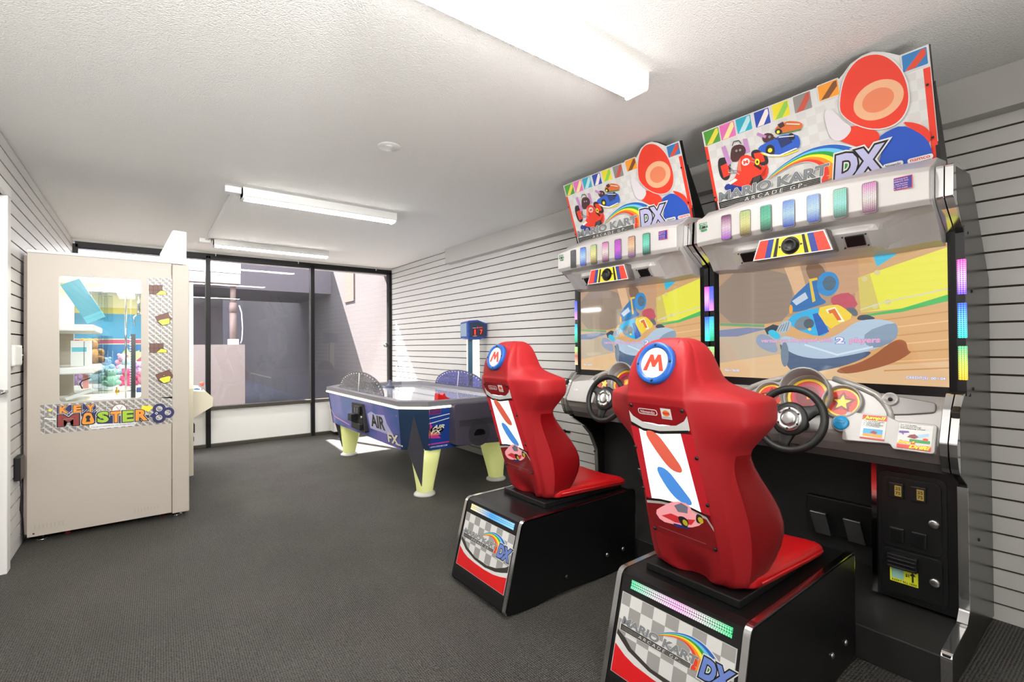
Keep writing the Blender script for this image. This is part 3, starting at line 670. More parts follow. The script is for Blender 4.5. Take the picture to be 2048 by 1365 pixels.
def ledp(q): o=octo(q);return [o[7],o[0],o[1],(1.95,o[1][1])]
b.grid([[(x,y,TT-.035) for x,y in ledp(-.006)],[(x,y,TT-.035) for x,y in ledp(-.016)],[(x,y,TT-.018) for x,y in ledp(-.016)],[(x,y,TT-.018) for x,y in ledp(-.006)]],m_led,False);b.build('led_strip',tb)
m_shieldL=glassmat('smoke acrylic','a9a9b0',1,.25);m_shieldR=glassmat('violet acrylic','8f92d8',1,.2)
for X,mm,ml in ((TX0+.075,m_shieldL,'grey acrylic deflector shield'),(TX1-.06,m_shieldR,'violet acrylic deflector shield')):
    s=MB();c=4.62 if X<2 else 4.45;hw=.60 if X<2 else .52;hh=.205 if X<2 else .19
    pts=[(c+hw*math.cos(PI*k/24),TT+.005+hh*math.sin(PI*k/24)**.9) for k in range(25)]
    s.prism(pts,X-.004,X+.004,'X',mm);sh=tag(s.build('deflector_shield',tb),ml)
    s=MB()
    for k in range(2,23): s.lathe([(.006,0),(.004,.004)],(X-.004,c+hw*.95*math.cos(PI*k/24),TT+.005+hh*.93*math.sin(PI*k/24)),(-1,0,0),m_white,6)
    s.tube([(X-.006,c+.02,TT+.02),(X-.006,c-.01,TT+hh*.95)],.004,m_white,6);tag(s.build('rivets',sh),kind='stuff')
    s=MB();s.tube([(X,c+hw*1.0*math.cos(PI*k/24),TT+.005+hh*1.0*math.sin(PI*k/24)**.9) for k in range(25)],.004,m_dgrey,6);s.build('shield_edge',sh)
# near end: print, logo, ball return box
m_pink=mat('pink print','c03a8c',.4);m_wprint=mat('white print','ececec',.4);m_redp=mat('red print','c02230',.4)
# face frames follow the slight taper of the body
Vn=Vector((0,-.045,TT-TB)); Vl=Vector((-.045,0,TT-TB))
A=Art((1.58,3.425,.375),(1,0,0),Vn,off=.001)
A.poly([(.20,.0),(.95,.0),(.96,.34),(.185,.34)],m_blueg)
A.poly([(.19,.10),(.30,.09),(.24,.15),(.19,.24)],m_pink);A.poly([(.19,.12),(.30,.12),(.19,.17)],mat('orange print','e0805a',.4))
A.line([(.185,.26),(.365,.283)],.006,m_wprint);A.line([(.185,.218),(.362,.248)],.006,m_wprint);A.line([(.19,.05),(.40,.052)],.010,m_pink)
A.disc(.26,.165,.06,m_black,.03);A.text('AIR',.215,.17,.11,.032,m_ltext,.3,.03);A.text('FX',.205,.132,.10,.032,m_ltext,.3,.03)
A.rect(.185,.292,.285,.336,m_redp);A.rect(.189,.296,.281,.332,mat('navy sticker','23306e',.4));A.text("MCDONALD'S",.20,.316,.07,.009,m_redp);A.text('AMUSEMENTS INC.',.198,.303,.075,.008,m_redp)
A.text('WWW.ICEGAME.COM',.205,.02,.155,.012,m_wprint,.1,.01)
A.build('end_print',tb)
b=MB();b.prism(fillet([(1.955,.41),(2.40,.385),(2.42,.40),(2.44,.73),(1.945,.735)],.02,3),3.31,3.43,'Y',m_pgrey);bx=b.build('ball_return_box',tb,bevel=.012,seg=3)
b=MB();b.lathe([(.105,.0),(.103,.003),(.0,.003)],(2.18,3.311,.485),(0,-1,0),m_dgrey,32,False);b.build('return_recess',bx);
b=MB();b.prism([(2.18+.055*math.cos(PI*k/12),.47+.05*math.sin(PI*k/12)) for k in range(13)],3.303,3.31,'Y',m_black);b.build('return_slot',bx)
b=MB();
for k in range(6): b.box((1.99,3.306,.555+k*.009),(2.38,3.311,.559+k*.009),m_dgrey)
b.build('vent_ribs',bx)
# long left side: coin door and lettering
A=Art((1.625,5.56,.375),(0,-1,0),Vl,off=.002)
def tl(u,v): return (u+.0,v)
m_halo=mat('pale halo print','b9b6e0',.4)
A.line([(.12,.20),(.30,.08),(.75,.045)],.012,mat('pale pink print','d7a6c6',.4));pass
A.poly([(1.33,.09),(1.30,.22),(1.40,.25),(1.50,.235),(1.69,.25),(1.73,.18),(1.84,.10),(1.70,.09)],m_halo)
A.build('side_swoosh',tb);A=Art((1.625,5.56,.375),(0,-1,0),Vl,off=.0035)
A.text('AIR',1.37,.115,.315,.115,m_dtext,0,.035,outline=[(.03,mat('pale lettering edge','c9c9c9',.5))])
A.build('side_print',tb);A=Art((1.625,5.56,.375),(0,-1,0),Vl,off=.002)
A.text('FX',1.71,.025,.22,.085,m_ltext,0,.035,outline=[(.05,m_dtext)]);A.rect(1.86,.028,2.0,.040,m_ltext)
A.build('corner_lettering',tb)
cd=empty('x'); bpy.data.objects.remove(cd)
b=MB();b.prism(fillet([(4.62,.665),(4.32,.675),(4.27,.42),(4.60,.43)],.01,2),1.575,1.612,'X',m_blackp);dr=b.build('coin_door',tb,bevel=.006)
b=MB();b.box((1.555,4.36,.575),(1.58,4.50,.65),m_black);b.build('coin_entry',dr,bevel=.004)
for y in (4.40,4.46):
    b=MB();b.box((1.550,y-.008,.59),(1.557,y+.008,.635),m_steel);b.build('coin_slot',dr)
b=MB();b.box((1.53,4.50,.50),(1.58,4.60,.565),m_blackp);b.build('coin_return',dr,bevel=.004)
b=MB();b.box((1.55,4.33,.435),(1.58,4.56,.49),m_blackp);b.build('coin_tray',dr,bevel=.005)
b=MB();b.lathe([(.016,0),(.016,.008),(0,.01)],(1.575,4.345,.55),(-1,0,0),m_steel,16);b.build('lock',dr)
# score post
m_boardb=starfield('blue speckled score housing','1d3f9a','28509f','9fb6ff',30,.1)
b=MB();b.box((2.765,4.31,TT-.25),(2.835,4.42,1.285),mat('teal blue post','1c4f68',.4));ps=b.build('score_post',tb,bevel=.004)
for y0,y1,x0,x1 in ((4.415,4.432,2.76,2.835),(4.298,4.312,2.76,2.80),(4.298,4.312,2.81,2.838)):
    b=MB();b.box((x0,y0,TT+.02),(x1,y1,1.275),mat('cream light tube','f4f2cf',.4,emit=1.0));b.build('light_tube',ps)
hx=[(2.675,1.452),(2.69,1.465),(2.80,1.475),(2.925,1.438),(2.92,1.30),(2.83,1.265),(2.69,1.262),(2.678,1.275)]
b=MB();k=[(2.80+(x-2.80)*.86,1.37+(z-1.37)*.88) for x,z in hx];n=len(hx)
b.add([(x,4.27,z) for x,z in hx]+[(x,4.45,z) for x,z in k],[tuple(range(n)),tuple(range(2*n-1,n-1,-1))]+[(i,n+i,n+(i+1)%n,(i+1)%n) for i in range(n)],m_boardb);sb=b.build('score_housing',ps,bevel=.01,seg=3)
b=MB();b.prism(fillet([(2.70,1.285),(2.90,1.305),(2.905,1.425),(2.80,1.455),(2.70,1.44)],.012,3),4.262,4.271,'Y',m_navy);b.build('score_face',sb)
A=Art((2.70,4.2615,1.28),(1,0,0),(0,0,1));m_redled=mat('red led digit','ff2a20',.4,emit=2.6);m_dred=mat('dark red display','4a0f18',.3)
A.rect(.03,.03,.085,.10,m_dred);A.rect(.115,.035,.16,.10,m_dred);A.text('1',.05,.036,.016,.055,m_redled,0,.03);A.text('7',.122,.042,.03,.05,m_redled,0,.02);A.disc(.088,.112,.006,m_redled,n=12);A.line([(.03,.106),(.07,.108)],.004,m_wprint);A.line([(.105,.113),(.15,.115)],.004,m_redled);A.line([(.035,.022),(.08,.024)],.004,m_wprint)
A.build('score_digits',sb)
b=MB();b.prism([(4.30,1.30),(4.42,1.30),(4.42,1.43),(4.30,1.44)],2.676,2.683,'X',mat('silver blue side plate','8fa3b8',.4,metal=.3));b.build('side_plate',sb)
# mallets left on the table
def mallet(x,y,c,label):
    e=MB();e.lathe([(0,0),(.052,0),(.054,.012),(.045,.022),(.022,.03),(.018,.06),(.022,.072),(.012,.08),(0,.081)],(x,y,TT-.0095),(0,0,1),c,28);tag(e.build('air_hockey_mallet'),label,'mallet')
mallet(2.22,5.22,mat('grey blue plastic','5a6072',.4),'grey blue mallet near the far end of the air hockey table')
b=MB();mr=mat('red plastic','c81e22',.35)
b.prism(fillet([(1.90,.736),(2.02,.736),(2.018,.762),(1.975,.785),(1.965,.815),(1.945,.797),(1.925,.802),(1.905,.815)],.004,2),3.50,3.56,'Y',mr);tag(b.build('goal_marker',bevel=.003),'red notched plastic piece at the near end of the air hockey table','game piece')

# ================================================ white prize machine
m_kmw=mat('beige white powder coat','bdb4a8',.42,bump=(300,.05,.001)); m_kmi=mat('bright cabinet interior','f4f2ea',.5)
m_kmlamp=mat('cabinet lamp','fffbe8',.4,emit=75)
def holo():
    m=mat('holographic foil','a39e98',.4,metal=.1,spec=.3);tc=N(m,'ShaderNodeTexCoord');sp=N(m,'ShaderNodeSeparateXYZ');L(m,tc.outputs['Object'],sp.inputs[0]);S=.037
    def fr(o):
        a=N(m,'ShaderNodeMath',operation='DIVIDE');a.inputs[1].default_value=S;L(m,o,a.inputs[0]);b=N(m,'ShaderNodeMath',operation='FRACT');L(m,a.outputs[0],b.inputs[0]);return b.outputs[0]
    x=fr(sp.outputs[0]);z=fr(sp.outputs[2])
    s=N(m,'ShaderNodeMath',operation='SUBTRACT');L(m,z,s.inputs[0]);L(m,x,s.inputs[1]);ab=N(m,'ShaderNodeMath',operation='ABSOLUTE')
    ad=N(m,'ShaderNodeMath',operation='ADD');L(m,z,ad.inputs[0]);L(m,x,ad.inputs[1]);s1=N(m,'ShaderNodeMath',operation='SUBTRACT');s1.inputs[1].default_value=1;L(m,ad.outputs[0],s1.inputs[0]);L(m,s1.outputs[0],ab.inputs[0])
    g=N(m,'ShaderNodeMath',operation='LESS_THAN');g.inputs[1].default_value=.2;L(m,ab.outputs[0],g.inputs[0])
    g2=N(m,'ShaderNodeMath',operation='LESS_THAN');g2.inputs[1].default_value=.07;L(m,z,g2.inputs[0]);g3=N(m,'ShaderNodeMath',operation='LESS_THAN');g3.inputs[1].default_value=.07;L(m,x,g3.inputs[0])
    mx=N(m,'ShaderNodeMath',operation='MAXIMUM');L(m,g.outputs[0],mx.inputs[0]);L(m,g2.outputs[0],mx.inputs[1]);mm=N(m,'ShaderNodeMath',operation='MAXIMUM');L(m,mx.outputs[0],mm.inputs[0]);L(m,g3.outputs[0],mm.inputs[1])
    L(m,mixcol(m,mm.outputs[0],'8a8580','c6c3bf'),P(m).inputs['Base Color']);return m
m_holo=holo()
KX0,KX1,KY0,KY1,KZ0,KZ1=-.58,.25,4.17,4.98,.04,1.80
km=empty('prize_machine',(-.17,4.57,0),'white key prize vending machine with a glazed side and candy bar stickers','vending machine')
WX0,WX1,WZ0,WZ1=-.436,-.024,.862,1.69-.02
def sidepanel(y0,y1,mm,name,par,x1=.146):
    b=MB()
    outer=[(KX0,KZ0),(x1,KZ0),(x1,KZ1),(KX0,KZ1)];inner=fillet([(WX0,WZ0),(WX1,WZ0),(WX1,WZ1),(WX0,WZ1)],.022,5)
    tri=tessellate_polygon([[Vector((p[0],p[1],0)) for p in outer],[Vector((p[0],p[1],0)) for p in inner]])
    al=outer+inner;n=len(al)
    b.add([(p[0],y0,p[1]) for p in al]+[(p[0],y1,p[1]) for p in al],[tuple(t) for t in tri]+[tuple(n+k for k in t) for t in tri],mm)
    k=len(inner);b.add([(p[0],y0,p[1]) for p in inner]+[(p[0],y1,p[1]) for p in inner],[(i,(i+1)%k,k+(i+1)%k,k+i) for i in range(k)],m_white)
    b.add([(p[0],y0,p[1]) for p in outer]+[(p[0],y1,p[1]) for p in outer],[(i,(i+1)%4,4+(i+1)%4,4+i) for i in range(4)],mm)
    return b.build(name,par)
sp=sidepanel(KY0,KY0+.02,m_kmw,'side_panel',km)
sidepanel(KY1-.02,KY1,m_kmw,'side_panel',km)
def pane(x0,x1,z0,z1,y,par,name='window_pane',mm=None):
    b=MB();b.add([(x0,y,z0),(x1,y,z0),(x1,y,z1),(x0,y,z1)],[(0,1,2,3)],mm or m_clear);return b.build(name,par)
pane(WX0-.01,WX1+.01,WZ0-.01,WZ1+.01,KY0+.012,km);pane(WX0-.01,WX1+.01,WZ0-.01,WZ1+.01,KY1-.012,km)
b=MB();b.box((.149,KY0-.004,KZ0-.01),(KX1,KY0+.05,KZ1-.005),m_kmw);b.box((KX1-.04,KY0,KZ0),(KX1,KY1,.80),m_kmw);b.box((KX1-.04,KY0,1.70),(KX1,KY1,KZ1),m_kmw);b.box((KX1-.04,KY1-.05,KZ0),(KX1,KY1,KZ1),m_kmw);b.build('front_frame',km,bevel=.006)
b=MB();b.add([(KX1-.02,KY0+.05,.80),(KX1-.02,KY1-.05,.80),(KX1-.02,KY1-.05,1.70),(KX1-.02,KY0+.05,1.70)],[(0,1,2,3)],m_clear);b.build('front_pane',km)
b=MB();b.box((KX0-.004,KY0-.01,KZ1),(.149,KY1,KZ1+.018),m_white);b.build('top_cap',km,bevel=.003)
b=MB();b.box((KX0-.016,KY0+.004,KZ0+.02),(KX0+.01,KY1,KZ1-.02),mat('grey brown back board','8a7d76',.7));b.build('back_board',km)
b=MB();b.box((KX0+.01,KY0+.02,.80),(KX1-.04,KY1-.02,.845),m_kmi);b.box((KX0+.01,KY0+.02,1.70),(KX1-.04,KY1-.02,1.72),m_kmi);b.build('interior_deck',km)
b=MB();b.box((KX0+.012,KY0+.02,.85),(KX0+.02,KY1-.02,1.70),m_kmi);b.build('interior_back',km)
b=MB();b.box((-.20,KY0+.12,1.685),(-.08,KY1-.1,1.70),m_kmlamp);b.build('cabinet_lamp',km)
b=MB();b.prism([(.08,1.80),(.235,1.80),(.235,2.035),(.16,2.04),(.15,2.03),(.08,1.86)],KY0,KY0+.012,'Y',m_white);b.build('marquee_wing',km,bevel=.002)
b=MB();b.prism([(.08,1.80),(.235,1.80),(.235,2.035),(.16,2.04),(.15,2.03),(.08,1.86)],KY1-.012,KY1,'Y',m_white);b.build('marquee_wing',km,bevel=.002)
b=MB();b.box((.222,KY0+.012,1.80),(.235,KY1-.012,2.03),mat('marquee panel','d9d4ea',.4));b.build('marquee_panel',km)
# shelves, acrylic hooks
for z in (1.315,1.035):
    b=MB();b.box((KX0+.02,KY0+.03,z),(-.27,KY1-.03,z+.045),m_kmi);b.build('shelf',km,bevel=.008)
for z0 in (1.10,.86,1.40):
    for j in range(3):
        b=MB();b.box((-.285+.02*j,KY0+.10+.18*j,z0),(-.235+.02*j,KY0+.16+.18*j,z0+.19),m_clear);b.build('acrylic_guide',km)
b=MB();b.cyl((-.11,KY0+.16,.845),(-.11,KY0+.16,1.70),.006,m_chrome);b.build('lift_rail',km)
b=MB();b.box((-.082,KY0+.10,.845),(-.055,KY0+.13,1.30),m_black)
for k in range(24): b.box((-.087,KY0+.095,.86+k*.018),(-.08,KY0+.10,.868+k*.018),m_steel)
b.build('cable_chain',km)
b=MB();b.cyl((-.155,KY0+.12,.905),(-.07,KY0+.12,.905),.003,m_steel);b.cyl((-.165,KY0+.12,.905),(-.145,KY0+.12,.905),.012,mat('brass','c79a3a',.3,metal=1));b.cyl((-.158,KY0+.12,.88),(-.158,KY0+.12,.935),.004,mat('brass','c79a3a'));b.build('key_arm',km)
b=MB();b.box((-.05,KY0+.10,.89),(-.02,KY0+.15,.925),mat('blue motor','2b4f93',.4));b.build('drive_motor',km,bevel=.003)
# stickers on the side
A=Art((KX0,KY0,KZ0),(1,0,0),(0,0,1),off=.0006,dz=.00015)
A.poly(KM['band'],m_holo)
mo=mat('orange lettering','f0962a',.4);mg=mat('lime lettering','a3c82e',.4);mbz=mat('maroon lettering','8e2f2c',.4);mnv=mat('navy print','1a1f5a',.4);my=mat('yellow print','eadf2c',.4);mch=mat('chocolate','6b3a28',.45);mchd=mat('dark chocolate','3c2016',.5);mbk=mat('black print','1a1616',.5);mbt=mat('brown lettering','8c6a5c',.4);mgr=mat('grey print','8f8b86',.4)
A.line([KM['chrome'][0],KM['chrome'][1],KM['chrome'][2]],.012,mgr);A.line([KM['chrome'][1],(.134,.714)],.008,m_wprint);A.disc(.103,.775,.008,my)
A.poly([(.289,.672),(.526,.668),(.528,.645),(.515,.635),(.303,.633),(.289,.645)],m_wprint)
A.poly([(.134,.80),(.319,.802),(.322,.75),(.55,.70),(.60,.70),(.60,.68),(.50,.655),(.33,.665),(.30,.72),(.134,.74)],mnv)
for k in range(11): A.line([(.18+k*.0145,.738+k*.0005),(.205+k*.0145,.765)],.002,m_wprint)
A.text('Copyright (C) KOMUSE CO., LTD. All Rights Reserved',.297,.642,.222,.009,mbk)
A.disc(.44,.748,.042,mbt);A.disc(.44,.748,.036,m_wprint);A.line([(.44,.744),(.425,.772)],.003,mbt);A.line([(.44,.744),(.455,.772)],.003,mbt)
for a in (20,55,125,160): A.line([(.44+.04*math.cos(math.radians(a)),.748+.04*math.sin(math.radians(a))),(.44+.062*math.cos(math.radians(a)),.748+.062*math.sin(math.radians(a)))],.004,mbt)
def big(t,box,m,rim=.055): A.text(t,box[0],box[1],box[2]-box[0],box[3]-box[1],m,0,.05,outline=[(rim+.02,m_wprint),(rim,mbk)])
big('K',(.147,.751,.187,.798),mo);big('E',(.211,.752,.25,.797),mo);big('Y',(.274,.747,.315,.797),mo)
big('M',(.14,.668,.238,.742),mbz);A.rect(.165,.710,.215,.716,mbt)
A.poly(fillet([(.243,.664),(.325,.666),(.300,.748),(.262,.750)],.02,4),mbk);A.poly(fillet([(.249,.669),(.319,.671),(.297,.743),(.265,.745)],.018,4),mo)
A.disc(.283,.715,.012,mbk);A.poly([(.278,.712),(.288,.712),(.294,.685),(.272,.685)],mbk)
big('S',(.328,.672,.386,.745),mg);big('T',(.394,.668,.452,.740),mo);big('E',(.457,.665,.515,.740),mg);big('R',(.525,.665,.592,.742),mo)
A.poly(KM['crown'],my)
for u,v in ((.656,.738),(.705,.707),(.655,.677)): A.disc(u,v,.037,mnv)
A.poly([(.60,.69),(.66,.75),(.71,.70),(.65,.66)],mnv)
for u,v in ((.656,.738),(.705,.707),(.655,.677)): A.disc(u,v,.018,m_wprint);A.disc(u,v,.016,m_holo)
A.poly([(.631,.708),(.640,.718),(.649,.708),(.640,.698)],m_wprint);A.poly([(.635,.708),(.640,.7135),(.645,.708),(.640,.7025)],mnv)
A.build('lettering_sticker',sp);A=Art((KX0,KY0,KZ0),(1,0,0),(0,0,1),off=.0006,dz=.00015);A.poly(KC['strip'],m_holo)
for a,c,t in (('b1','y1',0),('b3','y3',0),('b2','y2',1),('b4','y4',1)):
    p=KC[a];A.poly(p,mchd)
    q=[(x*.94+.06*sum(i[0] for i in p)/len(p),y*.92+.08*sum(i[1] for i in p)/len(p)) for x,y in p];A.poly(q,mch)
    if not t:
        u0=p[0][0];u1=p[1][0];v0=p[3][1];v1=p[0][1]
        for k in (1,2): A.line([(u0+(u1-u0)*k/3,v0),(u0+(u1-u0)*k/3,v1)],.003,mchd)
        A.line([(u0,(v0+v1)/2),(u1,(v0+v1)/2)],.003,mchd)
    p=KC[c];A.poly([(x,y) for x,y in p],mbk);cx=sum(i[0] for i in p)/len(p);cy=sum(i[1] for i in p)/len(p)
    A.poly([(cx+(x-cx)*.88,cy+(y-cy)*.84) for x,y in p],my)
    if t: A.line([(cx-.035,cy+.012),(cx+.03,cy+.03)],.012,mch)
A.build('candy_bar_sticker',sp);A=Art((KX0,KY0,KZ0),(1,0,0),(0,0,1),off=.0006)
for u0,n0 in ((.035,8),(.60-.08,8)):
    for k in range(8):
        for j in range(4): A.rect(u0+k*.018,.045+j*.007,u0+k*.018+.003,.048+j*.007,mgr,layer=60)
A.disc(.03,.02,.005,mbk,layer=60)
A.build('vent_holes',sp)
m_cast=mat('red caster wheel','7a2026',.4)
for x,y in ((-.40,KY0+.07),(.10,KY0+.09),(-.40,KY1-.08),(.12,KY1-.09)):
    b=MB();b.cyl((x-.012,y,.026),(x+.012,y,.026),.026,m_cast,20);b.build('caster',km)
for x,y in ((-.52,KY0+.06),(.18,KY0+.07),(-.52,KY1-.06),(.2,KY1-.06)):
    b=MB();b.lathe([(0,0),(.03,0),(.032,.006),(.012,.012),(.006,.014),(.006,.05)],(x,y,0),(0,0,1),m_chrome,20);b.build('levelling_foot',km)
# prizes hung inside
def prize(name,label,cat,build,group='prizes inside the white key machine'):
    e=build(); tag(e,label,cat,group); return e
m_teal=mat('teal box','1596ac',.4);m_teal2=mat('light teal box','46b4c4',.4)
M=Matrix.Translation((-.33,KY0+.09,1.52))@Matrix.Rotation(math.radians(-28),4,'Y')
e=empty('tablet_box',(-.33,KY0+.09,1.50),'teal tablet box hanging at a tilt in the white machine window','box','prizes inside the white key machine')
b=MB();b.box((-.052,-.012,-.10),(.052,.012,.135),m_teal,M);b.build('box_body',e)
b=MB();b.box((-.052,-.0125,-.145),(.052,.0125,-.10),m_teal2,M);b.box((-.05,-.0128,-.122),(.05,.0128,-.120),m_teal,M);b.build('box_end',e)
e=empty('gadget_box',(-.36,KY0+.25,1.16),'white gadget box with a blue stripe on the middle shelf','box','prizes inside the white key machine')
b=MB();b.box((-.40,KY0+.20,1.082),(-.30,KY0+.32,1.255),mat('white card','ecece6',.5));b.build('carton',e)
b=MB();b.box((-.395,KY0+.198,1.18),(-.32,KY0+.20,1.21),m_teal2);b.box((-.334,KY0+.197,1.085),(-.331,KY0+.20,1.25),mbk);b.build('printed_stripe',e)
e=empty('game_box',(-.37,KY0+.2,.9),'white flat box lying on the lower deck of the machine','box','prizes inside the white key machine')
M=Matrix.Translation((-.35,KY0+.2,.885))@Matrix.Rotation(math.radians(-22),4,'Y')
b=MB();b.box((-.07,-.06,0),(.07,.08,.02),mat('white card','ecece6'),M);b.build('carton',e)
b=MB();b.box((-.34,KY0+.2,.93),(-.31,KY0+.22,1.02),mat('salmon card','e79a92',.5));tag(b.build('blister_pack'),'small salmon coloured pack hanging under the middle shelf','pack','prizes inside the white key machine')
b=MB();b.tube([(-.30,KY0+.18,1.0),(-.34,KY0+.18,.985),(-.352,KY0+.18,.965),(-.34,KY0+.18,.93)],.004,mbk,8);tag(b.build('wire_loop'),'black wire loop hanging beside the salmon pack','wire loop')

# ================================================ crane machine behind it
cm=empty('crane_machine',(-.12,5.66,0),'beige crane game cabinet behind the white key machine, with control shelf','crane machine')
CX0,CX1,CY0,CY1=-.58,.34,5.14,6.16
b=MB();b.box((CX0,CY0,.06),(CX1,CY1,.84),mat('cream cabinet','d5cdb8',.45));b.build('lower_cabinet',cm,bevel=.006)
for x in (CX0,CX1-.03):
    for y in (CY0,CY1-.03):
        b=MB();b.box((x,y,.84),(x+.03,y+.03,1.72),m_kmi);b.build('corner_post',cm)
b=MB();b.box((CX0,CY0,1.72),(CX1,CY1,1.78),m_kmi);b.build('top',cm,bevel=.004)
b=MB();b.box((CX0+.15,CY0+.2,1.70),(CX1-.15,CY0+.38,1.719),mat('crane lamp','fffbe8',.4,emit=40));b.build('cabinet_lamp',cm)
for y in (CY0+.01,): pane(CX0+.03,CX1-.03,.84,1.72,y,cm)
b=MB();b.add([(CX1-.01,CY0+.03,.84),(CX1-.01,CY1-.03,.84),(CX1-.01,CY1-.03,1.72),(CX1-.01,CY0+.03,1.72)],[(0,1,2,3)],m_clear);b.build('front_pane',cm)
mb1=mat('crane panel blue','3f8fb8',.5);mb2=mat('crane panel deep blue','2f6fa4',.5);mpk=mat('crane panel raspberry','b8466c',.5);mcr=mat('crane panel cream','efe6b8',.5);mpg=mat('pale green print','cfe0a2',.5)
A=Art((CX0+.03,CY1-.03,.84),(1,0,0),(0,0,1));A.plate([(0,0),(.86,0),(.86,.88),(0,.88)],.02,mcr)
A.rect(0,0,.86,.70,mb2);A.poly([(0,.44),(.86,.44),(.86,.66),(.66,.72),(0,.70)],mb1);A.rect(0,.40,.86,.455,mcr);A.rect(0,.408,.86,.447,mpk);A.rect(0,.70,.86,.76,mat('mustard print','d3c064',.5))
A.poly([(.44,.26),(.52,.33),(.56,.24),(.62,.34),(.68,.20),(.74,.33),(.80,.20),(.72,.12),(.60,.16),(.56,.10)],mcr);A.poly([(.46,.255),(.52,.31),(.56,.215),(.62,.31),(.68,.175),(.74,.30),(.78,.205),(.71,.14),(.60,.18),(.56,.125)],mpk)
A.poly([(.36,.30),(.40,.37),(.43,.31),(.50,.34),(.52,.28),(.46,.22),(.38,.20)],mpg)
A.rect(0,0,.86,.10,mcr);A.rect(0,0,.86,.07,mat('pink print pale','e3a9b5',.5));A.build('back_graphic',cm)
b=MB();b.prism(fillet([(CX1,.565),(CX1+.15,.66),(CX1+.155,.74),(CX1+.10,.80),(CX1,.81)],.008,3),CY0+.05,CY1-.05,'Y',mat('cream cabinet','d5cdb8'));cs=b.build('control_shelf',cm)
b=MB();b.lathe([(.025,0),(.024,.008),(0,.014)],(CX1+.045,5.42,.806),(.1,0,1),mat('blue button','2a76c8',.3),20);b.build('push_button',cs)
b=MB();b.cyl((CX1+.08,5.35,.80),(CX1+.08,5.35,.85),.005,m_steel);b.build('joystick_shaft',cs)
b=MB();b.sphere((CX1+.08,5.35,.862),.02,mat('salmon ball','d96c62',.3));b.build('joystick_ball',cs)
b=MB();b.box((CX1,5.28,.42),(CX1+.02,5.40,.50),m_blackp);b.box((CX1,5.30,.34),(CX1+.015,5.36,.38),m_blackp);b.build('coin_slot',cm,bevel=.003)
b=MB();b.box((CX0+.04,CY0+.04,0),(CX1-.04,CY1-.04,.06),m_blackp);b.build('plinth',cm)
b=MB();b.cyl((-.05,5.6,1.70),(-.05,5.6,1.52),.012,m_chrome)
for a in (0,2.1,4.2): b.tube([(-.05,5.6,1.53),(-.05+.07*math.cos(a),5.6+.07*math.sin(a),1.48),(-.05+.05*math.cos(a),5.6+.05*math.sin(a),1.41)],.005,m_chrome,8)
b.build('claw',cm)
PC=[('bfe3f2','pale blue'),('a9dcc4','mint green'),('f0568c','hot pink'),('f4a6c2','soft pink'),('9fc6ea','sky blue'),('d8b4e6','lilac'),('e8e0ce','cream'),('c98a4a','golden brown')]
spots=[(-.30,5.42,.93,0),(-.22,5.36,.90,1),(-.12,5.38,.90,2),(-.02,5.40,.88,3),(-.25,5.55,1.0,4),(-.13,5.55,.99,0),(-.04,5.58,.97,5),(.06,5.50,.92,1),(.10,5.62,.97,2),(-.40,5.48,.98,3),(-.33,5.62,1.05,1),(.18,5.45,.90,6),(.02,5.74,1.0,4),(-.15,5.72,1.04,3),(-.42,5.34,.93,5),(.2,5.7,.97,3)]
def plush(x,y,z,c,r,lab):
    m=mat('plush '+PC[c][1],PC[c][0],.95,bump=(120,.8,.01));a=random.uniform(-.6,.6)
    e=empty('plush_toy',(x,y,z-r),lab,'plush toy','plush toys heaped inside the crane game')
    R=Matrix.Rotation(a,3,'Z')@Matrix.Rotation(random.uniform(-.5,.5),3,'X');o=Vector((x,y,z))
    b=MB();b.sphere(o,(r,r*.85,r*.9),m,10)
    for q in ((-.8,-.5,-.5),(.8,-.5,-.5),(-.8,-.3,.35),(.8,-.3,.35)): b.sphere(o+R@(Vector(q)*r),r*.38,m,7)
    bd=b.build('plush_body',e)
    b=MB();h=o+R@Vector((0,-.35*r,1.1*r));b.sphere(h,r*.68,m,10)
    for s in (-1,1): b.sphere(h+R@Vector((s*.5*r,0,.5*r)),r*.25,m,6)
    b.build('plush_head',e)
    b=MB()
    for s in (-1,1): b.sphere(h+R@Vector((s*.22*r,-.62*r,.1*r)),r*.07,mbk,5)
    b.build('plush_eyes',e)
for i,(x,y,z,c) in enumerate(spots): plush(-.1+(x+.1)*1.12,5.54+(y-5.54)*1.22,max(z+.02,.924),c,.057,PC[c][1]+' plush toy heaped behind the glass of the crane game')
plush(-.37,5.30,1.13,7,.085,'golden brown plush bear propped highest in the crane game heap')
b=MB();b.box((CX0+.03,CY0+.03,.84),(CX1-.03,CY1-.05,.86),m_kmi);b.build('prize_floor',cm)
